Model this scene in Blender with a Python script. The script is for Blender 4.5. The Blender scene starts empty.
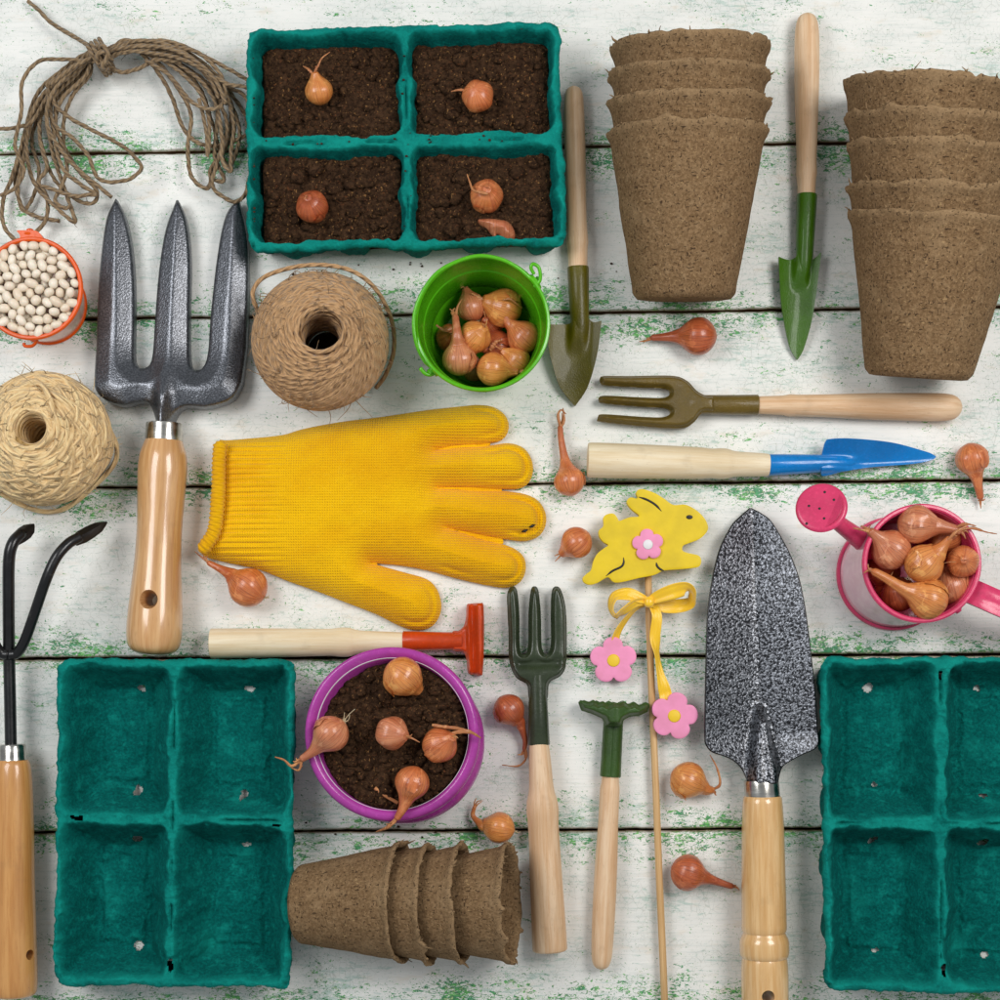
import bpy, bmesh, math, random
import numpy as np
from mathutils import Vector, Matrix

C = bpy.context.scene.collection
random.seed(7)
rng = np.random.default_rng(11)
PI = math.pi
# ---------------------------------------------------------------- measuring
# one Blender unit is 6 cm of the table top; the camera hangs CAMH units above it
CAMH = 16.0
CX, CY = 0.0, -1.6

def G(px, py, z=0.0):
    """measured spot on the photograph, at height z above the boards -> metres on the table"""
    x = (px-500)/100.0; y = (500-py)/100.0
    k = (CAMH-z)/CAMH
    return (CX+(x-CX)*k, CY+(y-CY)*k, z)

def GA(pts, z=0.0):
    return np.array([G(p[0], p[1], z)[:2] for p in pts], float)

# ---------------------------------------------------------------- numpy noise
def _hash(ix, iy, iz, seed):
    h = (ix*374761393 + iy*668265263 + iz*2147483647 + seed*1274126177) & 0xffffffff
    h = ((h ^ (h >> 13))*1274126177) & 0xffffffff
    h = h ^ (h >> 16)
    return (h & 0xffff)/65535.0

def vnoise(x, y, z=0.0, seed=0):
    x = np.asarray(x, float); y = np.asarray(y, float); z = np.asarray(z, float)+0*x
    ix = np.floor(x).astype(np.int64); iy = np.floor(y).astype(np.int64); iz = np.floor(z).astype(np.int64)
    fx = x-ix; fy = y-iy; fz = z-iz
    fx = fx*fx*(3-2*fx); fy = fy*fy*(3-2*fy); fz = fz*fz*(3-2*fz)
    r = 0
    for dx in (0, 1):
        for dy in (0, 1):
            for dz in (0, 1):
                w = (fx if dx else 1-fx)*(fy if dy else 1-fy)*(fz if dz else 1-fz)
                r = r + w*_hash(ix+dx, iy+dy, iz+dz, seed)
    return r*2-1

def fbm(x, y, z=0.0, oct=4, seed=0, gain=.5):
    r = 0; a = 1.0; s = 0
    for o in range(oct):
        r = r + a*vnoise(np.asarray(x)*2**o, np.asarray(y)*2**o, np.asarray(z)*2**o, seed+o*17)
        s += a; a *= gain
    return r/s

def sstep(a, b, x):
    t = np.clip((x-a)/(b-a), 0, 1)
    return t*t*(3-2*t)

# ---------------------------------------------------------------- objects
def tag(o, label=None, cat=None, group=None, kind=None):
    if label: o['label'] = label
    if cat: o['category'] = cat
    if group: o['group'] = group
    if kind: o['kind'] = kind
    return o

def empty(name, loc, label, cat, group=None, rz=0.0):
    o = bpy.data.objects.new(name, None); C.objects.link(o)
    o.location = loc; o.rotation_euler = (0, 0, rz)
    o.empty_display_size = .2
    return tag(o, label, cat, group)

def worldloc(o):
    v = Vector((0, 0, 0))
    while o is not None:
        v = v+o.location; o = o.parent
    return v

class MB:
    def __init__(s): s.v = []; s.f = []; s.uv = []; s.n = 0; s.mi = []
    def add(s, v, f, uv=None, mi=0):
        v = np.asarray(v, float).reshape(-1, 3)
        s.v.append(v)
        if uv is None: uv = v[:, :2]
        s.uv.append(np.asarray(uv, float))
        f = [tuple(int(i)+s.n for i in q) for q in f] if not isinstance(f, np.ndarray) else (f+s.n).tolist()
        s.f.extend(f); s.mi.extend([mi]*len(f))
        s.n += len(v)
    def build(s, name, mats, parent=None, origin=None, sharp=None, smooth=True, label=None, attr=None):
        """vertices are given in world space; the object's origin is `origin`"""
        v = np.concatenate(s.v); uv = np.concatenate(s.uv)
        if origin is None:
            origin = worldloc(parent) if parent is not None else Vector((float(v[:, 0].mean()), float(v[:, 1].mean()), float(v[:, 2].min())))
        origin = Vector(origin)
        me = bpy.data.meshes.new(name)
        me.from_pydata((v-np.array(origin)).tolist(), [], s.f)
        me.validate()
        ul = me.uv_layers.new(name='UVMap')
        li = np.empty(len(me.loops), np.int32); me.loops.foreach_get('vertex_index', li)
        ul.data.foreach_set('uv', uv[li].astype(np.float32).ravel())
        if not isinstance(mats, (list, tuple)): mats = [mats]
        for m in mats: me.materials.append(m)
        if len(mats) > 1: me.polygons.foreach_set('material_index', np.array(s.mi[:len(me.polygons)], np.int32))
        if smooth:
            me.polygons.foreach_set('use_smooth', np.ones(len(me.polygons), bool))
            if sharp: me.set_sharp_from_angle(angle=math.radians(sharp))
        if attr is not None:
            for k, a in attr.items():
                at = me.attributes.new(k, 'FLOAT', 'POINT'); at.data.foreach_set('value', np.asarray(a, np.float32))
        me.update()
        o = bpy.data.objects.new(name, me); C.objects.link(o)
        if parent is not None:
            o.parent = parent; o.location = origin-worldloc(parent)
        else: o.location = origin
        if label: o['label'] = label
        return o

def frames(P):
    P = np.asarray(P, float); n = len(P)
    T = np.gradient(P, axis=0); T /= np.linalg.norm(T, axis=1)[:, None]+1e-12
    up = np.array([0, 0, 1.0]) if abs(T[0][2]) < .9 else np.array([1.0, 0, 0])
    N = np.empty_like(P)
    a = up-T[0]*np.dot(up, T[0]); N[0] = a/np.linalg.norm(a)
    for i in range(1, n):
        a = N[i-1]-T[i]*np.dot(N[i-1], T[i]); l = np.linalg.norm(a)
        N[i] = a/l if l > 1e-9 else N[i-1]
    B = np.cross(T, N)
    return T, N, B

def sweep(mb, P, R, sides=12, cap=True, mod=None, mi=0, ell=(1, 1)):
    """tube through the points P with radii R; the seam is turned down"""
    P = np.asarray(P, float); n = len(P)
    R = np.full(n, R, float) if np.isscalar(R) else np.asarray(R, float)
    T, N, B = frames(P)
    a = np.linspace(0, 2*PI, sides+1)+PI
    L = np.concatenate([[0], np.cumsum(np.linalg.norm(np.diff(P, axis=0), axis=1))])
    rr = R[:, None]*np.ones(sides+1)[None, :]
    if mod is not None: rr = rr*mod(L[:, None]+0*rr, a[None, :]+0*rr)
    V = P[:, None, :]+rr[..., None]*(ell[0]*np.cos(a)[None, :, None]*N[:, None, :]+ell[1]*np.sin(a)[None, :, None]*B[:, None, :])
    u = np.broadcast_to(np.linspace(0, 1, sides+1)[None, :], rr.shape); v = np.broadcast_to(L[:, None], rr.shape)
    i = np.arange(n-1)[:, None]; j = np.arange(sides)[None, :]; s = sides+1
    q = np.stack([i*s+j, i*s+j+1, (i+1)*s+j+1, (i+1)*s+j], -1).reshape(-1, 4)
    f = q.tolist()
    if cap:
        if R[0] > 1e-4: f.append(list(range(sides-1, -1, -1)))
        if R[-1] > 1e-4: f.append([(n-1)*s+k for k in range(sides)])
    mb.add(V.reshape(-1, 3), f, np.stack([u, v], -1).reshape(-1, 2), mi)

def spl(pts, n=60, closed=False):
    """Catmull-Rom through the points, evenly resampled"""
    p = np.asarray(pts, float); m = len(p)
    if closed: q = np.concatenate([p[-1:], p, p[:2]])
    else: q = np.concatenate([2*p[:1]-p[1:2], p, 2*p[-1:]-p[-2:-1]])
    out = []
    segs = m if closed else m-1
    for i in range(segs):
        p0, p1, p2, p3 = q[i], q[i+1], q[i+2], q[i+3]
        for t in np.linspace(0, 1, 14, endpoint=False):
            out.append(.5*((2*p1)+(-p0+p2)*t+(2*p0-5*p1+4*p2-p3)*t*t+(-p0+3*p1-3*p2+p3)*t**3))
    if not closed: out.append(p[-1])
    else: out.append(out[0])
    out = np.array(out)
    L = np.concatenate([[0], np.cumsum(np.linalg.norm(np.diff(out, axis=0), axis=1))])
    t = np.linspace(0, L[-1], n+1 if closed else n)
    r = np.stack([np.interp(t, L, out[:, k]) for k in range(out.shape[1])], 1)
    return r[:-1] if closed else r

def lathe_line(mb, p0, p1, prof, sides=28, mod=None, mi=0, sub=1):
    """solid of revolution along p0->p1; prof = [(t 0..1 along, radius)]"""
    p0 = np.array(p0, float); p1 = np.array(p1, float)
    t = np.array([a[0] for a in prof]); r = np.array([a[1] for a in prof])
    if sub > 1:
        tt = np.interp(np.arange((len(t)-1)*sub+1)/sub, np.arange(len(t)), t)
        r = np.interp(tt, t, r); t = tt
    P = p0[None]+(p1-p0)[None]*t[:, None]
    T = (p1-p0)/np.linalg.norm(p1-p0)
    up = np.array([0, 0, 1.0]) if abs(T[2]) < .9 else np.array([0, 1.0, 0])
    N = up-T*np.dot(up, T); N /= np.linalg.norm(N); B = np.cross(T, N)
    a = np.linspace(0, 2*PI, sides+1)+PI
    L = t*np.linalg.norm(p1-p0)
    rr = r[:, None]*np.ones(sides+1)[None]
    if mod is not None: rr = rr*mod(L[:, None]+0*rr, a[None, :]+0*rr)
    V = P[:, None]+rr[..., None]*(np.cos(a)[None, :, None]*N+np.sin(a)[None, :, None]*B)
    n = len(t); s = sides+1
    # UV: distance round the turned stick, distance along it
    rav = float(np.mean(r))
    u = np.broadcast_to(np.linspace(0, 2*PI*rav, sides+1)[None, :], rr.shape)
    i = np.arange(n-1)[:, None]; j = np.arange(sides)[None, :]
    f = np.stack([i*s+j, i*s+j+1, (i+1)*s+j+1, (i+1)*s+j], -1).reshape(-1, 4).tolist()
    if r[0] > 1e-4: f.append(list(range(sides-1, -1, -1)))
    if r[-1] > 1e-4: f.append([(n-1)*s+k for k in range(sides)])
    mb.add(V.reshape(-1, 3), f, np.stack([u, L[:, None]+0*rr], -1).reshape(-1, 2), mi)

def smoothprof(prof, n=50):
    t = np.array([a[0] for a in prof]); r = np.array([a[1] for a in prof])
    P = spl(np.stack([t, r], 1), n)
    P[:, 1] = np.maximum(P[:, 1], 0); P[-1] = [t[-1], r[-1]]
    return [(float(a), float(b)) for a, b in P]

def poly_sd(pts, X, Y):
    """signed distance (inside > 0) and nearest point on the closed outline"""
    p = np.asarray(pts, float); m = len(p)
    best = np.full(X.shape, 1e9); nx = np.zeros_like(X); ny = np.zeros_like(X)
    ins = np.zeros(X.shape, bool)
    for i in range(m):
        a = p[i]; b = p[(i+1) % m]; d = b-a; l2 = d.dot(d)+1e-15
        t = np.clip(((X-a[0])*d[0]+(Y-a[1])*d[1])/l2, 0, 1)
        qx = a[0]+t*d[0]; qy = a[1]+t*d[1]
        dd = (X-qx)**2+(Y-qy)**2
        k = dd < best
        best = np.where(k, dd, best); nx = np.where(k, qx, nx); ny = np.where(k, qy, ny)
        if a[1] != b[1]:
            c = ((a[1] > Y) != (b[1] > Y)) & (X < (b[0]-a[0])*(Y-a[1])/(b[1]-a[1])+a[0])
            ins ^= c
    d = np.sqrt(best)
    return np.where(ins, d, -d), nx, ny

def puff(mb, outline, res, ztop, zbot, mi=0, holes=None):
    """sheet-like solid over an outline: ztop/zbot are functions of x, y, distance to the edge"""
    p = np.asarray(outline, float)
    x0, y0 = p.min(0)-res*1.5; x1, y1 = p.max(0)+res*1.5
    xs = np.arange(x0, x1+res, res); ys = np.arange(y0, y1+res, res)
    X, Y = np.meshgrid(xs, ys)
    D, NX, NY = poly_sd(p, X, Y)
    inside = D > 0
    near = D < .35*res
    X2 = np.where(near, NX, X); Y2 = np.where(near, NY, Y); D2 = np.where(near, 0, D)
    h, w = X.shape
    keep = np.zeros((h-1, w-1), bool)
    ns = inside & ~near
    keep = ns[:-1, :-1] | ns[1:, :-1] | ns[:-1, 1:] | ns[1:, 1:]
    idx = np.arange(h*w).reshape(h, w)
    q = np.stack([idx[:-1, :-1], idx[:-1, 1:], idx[1:, 1:], idx[1:, :-1]], -1)[keep]
    used = np.unique(q); remap = -np.ones(h*w, int); remap[used] = np.arange(len(used))
    q = remap[q]; x = X2.ravel()[used]; y = Y2.ravel()[used]; d = D2.ravel()[used]
    zt = ztop(x, y, d); zb = zbot(x, y, d)
    N = len(x)
    e = {}
    for a, b, c, dd in q.tolist():
        for k in ((a, b), (b, c), (c, dd), (dd, a)):
            if (k[1], k[0]) in e: del e[(k[1], k[0])]
            else: e[k] = 1
    side = [(b, a, a+N, b+N) for (a, b) in e.keys()]
    f = q.tolist()+(q[:, ::-1]+N).tolist()+side
    V = np.concatenate([np.stack([x, y, zt], 1), np.stack([x, y, zb], 1)])
    mb.add(V, f, np.concatenate([np.stack([x, y], 1)]*2), mi)

def ico(sub=2):
    bm = bmesh.new(); bmesh.ops.create_icosphere(bm, subdivisions=sub, radius=1)
    v = np.array([a.co[:] for a in bm.verts]); f = [[a.index for a in q.verts] for q in bm.faces]
    bm.free(); return v, f
ICO1 = ico(1); ICO2 = ico(2); ICO3 = ico(3)

def carve(o, cutter_mb):
    """subtract a temporary solid for good (the cutter is deleted)"""
    c = cutter_mb.build('tmp', o.data.materials[0])
    md = o.modifiers.new('b', 'BOOLEAN'); md.object = c; md.operation = 'DIFFERENCE'; md.solver = 'EXACT'
    bpy.context.view_layer.update()
    dg = bpy.context.evaluated_depsgraph_get()
    me = bpy.data.meshes.new_from_object(o.evaluated_get(dg))
    o.modifiers.clear(); old = o.data; o.data = me
    me.set_sharp_from_angle(angle=math.radians(40))
    bpy.data.objects.remove(c)

# ---------------------------------------------------------------- materials
def srgb(r, g, b):
    f = lambda c: (c/255/12.92) if c/255 <= .04045 else ((c/255+.055)/1.055)**2.4
    return (f(r), f(g), f(b), 1)

class NT:
    def __init__(s, name):
        s.m = bpy.data.materials.new(name); s.m.use_nodes = True
        s.t = s.m.node_tree; s.t.nodes.clear()
        s.out = s.t.nodes.new('ShaderNodeOutputMaterial')
        s.b = s.t.nodes.new('ShaderNodeBsdfPrincipled')
        s.t.links.new(s.b.outputs[0], s.out.inputs[0])
        s.tc = s.t.nodes.new('ShaderNodeTexCoord')
    def n(s, ty, **kw):
        nd = s.t.nodes.new(ty)
        for k, v in kw.items():
            if k in ('i',):
                for kk, vv in v.items():
                    if isinstance(vv, bpy.types.NodeSocket): s.t.links.new(vv, nd.inputs[kk])
                    else: nd.inputs[kk].default_value = vv
            else: setattr(nd, k, v)
        return nd
    def link(s, a, b): s.t.links.new(a, b)
    def coord(s, which='Object', scale=(1, 1, 1), loc=(0, 0, 0), rot=(0, 0, 0)):
        mp = s.n('ShaderNodeMapping'); s.link(s.tc.outputs[which], mp.inputs[0])
        mp.inputs['Scale'].default_value = scale if not np.isscalar(scale) else (scale,)*3
        mp.inputs['Location'].default_value = loc; mp.inputs['Rotation'].default_value = rot
        return mp.outputs[0]
    def noise(s, vec, scale=1, detail=4, rough=.5, dist=0):
        nd = s.n('ShaderNodeTexNoise', i={'Scale': scale, 'Detail': detail, 'Roughness': rough, 'Distortion': dist})
        s.link(vec, nd.inputs['Vector']); return nd.outputs[0]
    def voro(s, vec, scale=1, feature='F1', out=0, rnd=1):
        nd = s.n('ShaderNodeTexVoronoi', feature=feature); s.link(vec, nd.inputs['Vector'])
        nd.inputs['Scale'].default_value = scale; nd.inputs['Randomness'].default_value = rnd
        return nd.outputs[out]
    def ramp(s, x, lo, hi, a=0.0, b=1.0):
        nd = s.n('ShaderNodeMapRange', interpolation_type='SMOOTHSTEP', i={1: lo, 2: hi, 3: a, 4: b}); s.link(x, nd.inputs[0]); return nd.outputs[0]
    def math(s, op, a, b=0.0, c=0.0, clamp=False):
        nd = s.n('ShaderNodeMath', operation=op, use_clamp=clamp)
        for k, v in enumerate((a, b, c)):
            if isinstance(v, bpy.types.NodeSocket): s.link(v, nd.inputs[k])
            else: nd.inputs[k].default_value = v
        return nd.outputs[0]
    def mix(s, fac, a, b):
        nd = s.n('ShaderNodeMix', data_type='RGBA')
        for k, v in ((0, fac), (6, a), (7, b)):
            if isinstance(v, bpy.types.NodeSocket): s.link(v, nd.inputs[k])
            else: nd.inputs[k].default_value = v
        return nd.outputs[2]
    def bump(s, h, strength=.3, dist=.02, prev=None):
        nd = s.n('ShaderNodeBump', i={'Strength': strength, 'Distance': dist}); s.link(h, nd.inputs['Height'])
        if prev is not None: s.link(prev, nd.inputs['Normal'])
        return nd.outputs[0]
    def rnd(s):
        return s.n('ShaderNodeObjectInfo').outputs['Random']
    def fin(s, color=None, rough=None, normal=None, metal=0, coat=0, coatr=.1, spec=.5, sheen=0, sss=0):
        if color is not None:
            if isinstance(color, bpy.types.NodeSocket): s.link(color, s.b.inputs['Base Color'])
            else: s.b.inputs['Base Color'].default_value = color
        if rough is not None:
            if isinstance(rough, bpy.types.NodeSocket): s.link(rough, s.b.inputs['Roughness'])
            else: s.b.inputs['Roughness'].default_value = rough
        if normal is not None: s.link(normal, s.b.inputs['Normal'])
        if isinstance(metal, bpy.types.NodeSocket): s.link(metal, s.b.inputs['Metallic'])
        else: s.b.inputs['Metallic'].default_value = metal
        s.b.inputs['Coat Weight'].default_value = coat; s.b.inputs['Coat Roughness'].default_value = coatr
        s.b.inputs['Specular IOR Level'].default_value = spec
        if sheen: s.b.inputs['Sheen Weight'].default_value = sheen
        if sss:
            s.b.inputs['Subsurface Weight'].default_value = sss; s.b.inputs['Subsurface Scale'].default_value = .08
        return s.m

def m_boards():
    s = NT('whitewashed_boards')
    uvn = s.n('ShaderNodeUVMap'); sep = s.n('ShaderNodeSeparateXYZ'); s.link(uvn.outputs[0], sep.inputs[0])
    v = sep.outputs[1]
    e = s.math('SUBTRACT', 1.0, s.math('MULTIPLY', s.math('ABSOLUTE', s.math('SUBTRACT', v, .5)), 2.0))   # 0 at a board edge
    big2 = s.noise(s.coord(scale=(.9, 1.7, 1), loc=(7, 3, 0)), 1, 3, .6)
    grain = s.noise(s.coord(scale=(1.6, 30, 1)), 1, 5, .72)
    white = s.mix(s.ramp(big2, .3, .7), srgb(240, 239, 233), srgb(224, 226, 220))
    white = s.mix(s.math('MULTIPLY', s.ramp(grain, .48, .74), .42), white, srgb(178, 193, 188))
    cream = s.noise(s.coord(scale=(2.4, 7, 1), loc=(1, 5, 0)), 1, 3, .65)
    white = s.mix(s.math('MULTIPLY', s.ramp(cream, .56, .72), .4), white, srgb(222, 208, 186))
    # pale teal smears: ragged short strokes
    zn = s.noise(s.coord(scale=(1.3, 2.6, 1), loc=(9, 2, 4)), 1, 4, .7)
    st = s.noise(s.coord(scale=(6, 26, 1), loc=(0, 4, 0)), 1, 5, .72, .5)
    near = s.ramp(e, .0, .5, .09, 0.0)
    zone = s.math('ADD', s.math('MULTIPLY', s.math('SUBTRACT', big2, .5), .5), near)
    tealm = s.ramp(s.math('ADD', st, zone), .56, .70)
    col = s.mix(s.math('MULTIPLY', tealm, .55), white, srgb(146, 184, 170))
    # green flakes: ragged chips mostly along the board edges
    ch = s.noise(s.coord(scale=(13, 30, 1), loc=(5, 0, 2)), 1, 4, .72, 1.0)
    ch2 = s.noise(s.coord(scale=(34, 46, 1), loc=(2, 8, 5)), 1, 2, .6, 1.4)
    near2 = s.ramp(e, .0, .5, .135, 0.0)
    zz = s.math('ADD', s.math('MULTIPLY', s.math('SUBTRACT', zn, .5), .62), near2)
    cm = s.ramp(s.math('ADD', ch, zz), .665, .69)
    cm2 = s.ramp(s.math('ADD', ch2, s.math('MULTIPLY', zz, .8)), .69, .71)
    flake = s.math('MAXIMUM', cm, cm2)
    hf = s.noise(s.coord(scale=(20, 30, 1)), 1, 2, .6)
    gcol = s.mix(s.ramp(cream, .42, .56), srgb(46, 150, 90), srgb(92, 184, 76))
    gcol = s.mix(s.ramp(hf, .40, .60), gcol, srgb(34, 116, 66))
    gcol = s.mix(s.math('MULTIPLY', s.ramp(hf, .60, .66), .8), gcol, srgb(188, 212, 140))
    col = s.mix(s.math('MULTIPLY', flake, .95), col, gcol)
    # hair cracks across the paint, and tiny dark specks
    vr = s.voro(s.coord(scale=(13, 9, 1), loc=(1, 1, 0)), 1.3, 'DISTANCE_TO_EDGE')
    crm = s.math('MULTIPLY', s.ramp(vr, .0, .04, 1, 0), s.ramp(s.math('ADD', big2, s.math('MULTIPLY', hf, .6)), .72, .88))
    col = s.mix(s.math('MULTIPLY', crm, .32), col, srgb(128, 140, 120))
    spm = s.ramp(s.math('SUBTRACT', ch2, s.math('MULTIPLY', zn, .35)), .085, .075)
    col = s.mix(s.math('MULTIPLY', spm, .8), col, srgb(74, 66, 48))
    # bare dark wood on the very edge of a board and on its flank
    edge = s.ramp(s.math('ADD', e, s.math('MULTIPLY', grain, .05)), .030, .055, 1, 0)
    col = s.mix(s.math('MULTIPLY', edge, .75), col, srgb(112, 102, 76))
    geo = s.n('ShaderNodeNewGeometry'); sn = s.n('ShaderNodeSeparateXYZ'); s.link(geo.outputs['Normal'], sn.inputs[0])
    flank = s.ramp(sn.outputs[2], .3, .75, 1, 0)
    col = s.mix(flank, col, srgb(140, 106, 70))
    h = s.math('SUBTRACT', grain, s.math('ADD', s.math('MULTIPLY', flake, .35), s.math('MULTIPLY', crm, .3)))
    nb = s.bump(h, .3, .02)
    return s.fin(col, .5, nb)

def m_beech(name, c1, c2, coat=0.0, rough=.55, grain=1.0):
    s = NT(name)
    g = s.noise(s.coord('UV', scale=(26, 1.3, 1)), 1, 5, .65, .4)
    g2 = s.noise(s.coord('UV', scale=(70, 7, 1), loc=(3, 3, 3)), 1, 4, .7)
    fl = s.noise(s.coord('UV', scale=(9, .6, 1), loc=(5, 1, 0)), 1, 3, .5, 1.5)
    rnd = s.rnd()
    off = s.math('MULTIPLY', rnd, .15)
    c = s.mix(s.math('ADD', s.ramp(g, .35, .68), off), srgb(*c1), srgb(*c2))
    c = s.mix(s.math('MULTIPLY', s.ramp(g2, .55, .72), .35*grain), c, srgb(c2[0]*.72, c2[1]*.66, c2[2]*.58))
    c = s.mix(s.math('MULTIPLY', s.ramp(fl, .5, .62), .28*grain), c, srgb(c2[0]*.85, c2[1]*.8, c2[2]*.7))
    dirt = s.noise(s.coord('Object', scale=3.3), 1, 4, .6)
    c = s.mix(s.math('MULTIPLY', s.ramp(dirt, .6, .8), .2), c, srgb(120, 95, 66))
    spk = s.noise(s.coord('UV', scale=(60, 22, 1), loc=(1, 2, 3)), 1, 2, .5)
    c = s.mix(s.math('MULTIPLY', s.ramp(spk, .74, .78), .5), c, srgb(110, 70, 40))
    return s.fin(c, rough, s.bump(g2, .12, .01), coat=coat, coatr=.12)

def m_paint(name, col, rough=.3, bumpamt=.25, scale=50, dark=.75, coat=.3, metal=0.0, chips=None):
    s = NT(name)
    n = s.noise(s.coord(scale=scale), 1, 3, .55)
    b = s.noise(s.coord(scale=3), 1, 4, .6)
    c = srgb(*col); d = srgb(col[0]*dark, col[1]*dark, col[2]*dark)
    cc = s.mix(s.ramp(b, .35, .7), c, d)
    cc = s.mix(s.math('MULTIPLY', s.ramp(n, .5, .7), .25), cc, srgb(min(255, col[0]*1.15+8), min(255, col[1]*1.15+8), min(255, col[2]*1.15+8)))
    sc_ = s.noise(s.coord(scale=(5, 5, 5), loc=(6, 1, 3)), 1, 6, .8, .4)
    cc = s.mix(s.math('MULTIPLY', s.ramp(sc_, .62, .7), .28), cc, srgb(min(255, col[0]*.6+90), min(255, col[1]*.6+88), min(255, col[2]*.6+80)))
    if chips:
        ch = s.noise(s.coord(scale=14, loc=(3, 1, 2)), 1, 5, .75)
        cc = s.mix(s.ramp(ch, .73, .75), cc, srgb(*chips))
    dust = s.noise(s.coord(scale=9, loc=(2, 2, 2)), 1, 5, .7)
    r = s.ramp(dust, .4, .75, rough, min(1, rough+.18))
    return s.fin(cc, r, s.bump(n, bumpamt, .012), metal=metal, coat=coat*.5, coatr=.12, spec=.35)

def m_pulp(name, col, light, dark, fleck=None, scale=1.0, rough=.95, bumpy=.8):
    s = NT(name)
    n1 = s.noise(s.coord(scale=38*scale), 1, 5, .7)
    n2 = s.noise(s.coord(scale=9*scale, loc=(4, 4, 4)), 1, 5, .65)
    n3 = s.noise(s.coord(scale=2.2, loc=(1, 4, 7)), 1, 4, .6)
    c = s.mix(s.ramp(n1, .38, .66), srgb(*dark), srgb(*col))
    c = s.mix(s.math('MULTIPLY', s.ramp(n2, .5, .75), .5), c, srgb(*light))
    c = s.mix(s.math('MULTIPLY', s.ramp(n2, .46, .3), .5), c, srgb(*dark))
    c = s.mix(s.math('MULTIPLY', s.ramp(n3, .5, .75), .4), c, srgb(*light))
    fb = s.noise(s.coord(scale=(26, 90, 50), loc=(7, 2, 1), rot=(0, 0, .6)), 1, 3, .6, 1.2)
    c = s.mix(s.math('MULTIPLY', s.ramp(fb, .60, .68), .35), c, srgb(*light))
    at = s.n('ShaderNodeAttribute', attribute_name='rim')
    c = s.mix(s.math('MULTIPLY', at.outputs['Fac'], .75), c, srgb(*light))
    if fleck:
        f1 = s.noise(s.coord(scale=(60, 22, 40)), 1, 2, .5, .5); f2 = s.noise(s.coord(scale=(20, 55, 30), loc=(5, 5, 5)), 1, 2, .5, .5)
        fm = s.math('MAXIMUM', s.ramp(f1, .63, .67), s.ramp(f2, .63, .67))
        c = s.mix(s.math('MULTIPLY', fm, .8), c, srgb(*fleck))
        f3 = s.noise(s.coord(scale=(40, 40, 20), loc=(9, 1, 1)), 1, 2, .5, .5)
        c = s.mix(s.math('MULTIPLY', s.ramp(f3, .65, .70), .6), c, srgb(178, 148, 106))
    nb = s.bump(n2, bumpy*.55, .05); nb = s.bump(n1, bumpy, .018, nb)
    return s.fin(c, rough, nb, spec=.1)

def m_twine(name, c1, c2, c3, tw=34.0, sheen=.3, k=1.0):
    s = NT(name)
    sep = s.n('ShaderNodeSeparateXYZ'); s.link(s.tc.outputs['UV'], sep.inputs[0])
    ph = s.math('ADD', s.math('MULTIPLY', sep.outputs[0], 2*PI*2), s.math('MULTIPLY', sep.outputs[1], tw*2*PI))
    w = s.math('SINE', ph)
    fib = s.noise(s.coord('UV', scale=(7, 16, 1)), 1, 4, .7)
    lo = s.noise(s.coord('Object', scale=(2.5, 2.5, 2.5)), 1, 3, .6)
    mid = s.noise(s.coord('UV', scale=(1, 3.3, 1), loc=(3, 0, 0)), 1, 3, .6)
    c = s.mix(s.ramp(fib, .3, .7), srgb(*c2), srgb(*c1))
    c = s.mix(s.math('MULTIPLY', s.ramp(w, -1, 0, .8*k, 0), 1.0), c, srgb(*c3))
    c = s.mix(s.math('MULTIPLY', s.ramp(lo, .5, .75), .35), c, srgb(*c3))
    c = s.mix(s.math('MULTIPLY', s.ramp(mid, .5, .7), .4), c, srgb(min(255, c1[0]*1.1), min(255, c1[1]*1.1), min(255, c1[2]*1.1)))
    h = s.math('ADD', s.math('MULTIPLY', w, .6), fib)
    return s.fin(c, .85, s.bump(h, .8, .02), sheen=sheen*.5, spec=.1)

def m_soil():
    s = NT('potting_soil')
    n1 = s.noise(s.coord(scale=22), 1, 6, .8); n2 = s.noise(s.coord(scale=6, loc=(3, 3, 3)), 1, 4, .6)
    c = s.mix(s.ramp(n1, .35, .65), srgb(38, 25, 17), srgb(92, 66, 46))
    c = s.mix(s.math('MULTIPLY', s.ramp(n2, .45, .7), .5), c, srgb(62, 43, 30))
    f = s.noise(s.coord(scale=(50, 30, 40), loc=(2, 7, 1)), 1, 2, .5, .6)
    c = s.mix(s.ramp(f, .655, .69), c, srgb(160, 118, 72))
    f2 = s.noise(s.coord(scale=(34, 50, 40), loc=(9, 7, 1)), 1, 2, .5, .3)
    c = s.mix(s.math('MULTIPLY', s.ramp(f2, .645, .68), .8), c, srgb(120, 74, 46))
    nb = s.bump(n2, .5, .06); nb = s.bump(n1, 1.0, .04, nb)
    return s.fin(c, .95, nb, spec=.1)

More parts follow.
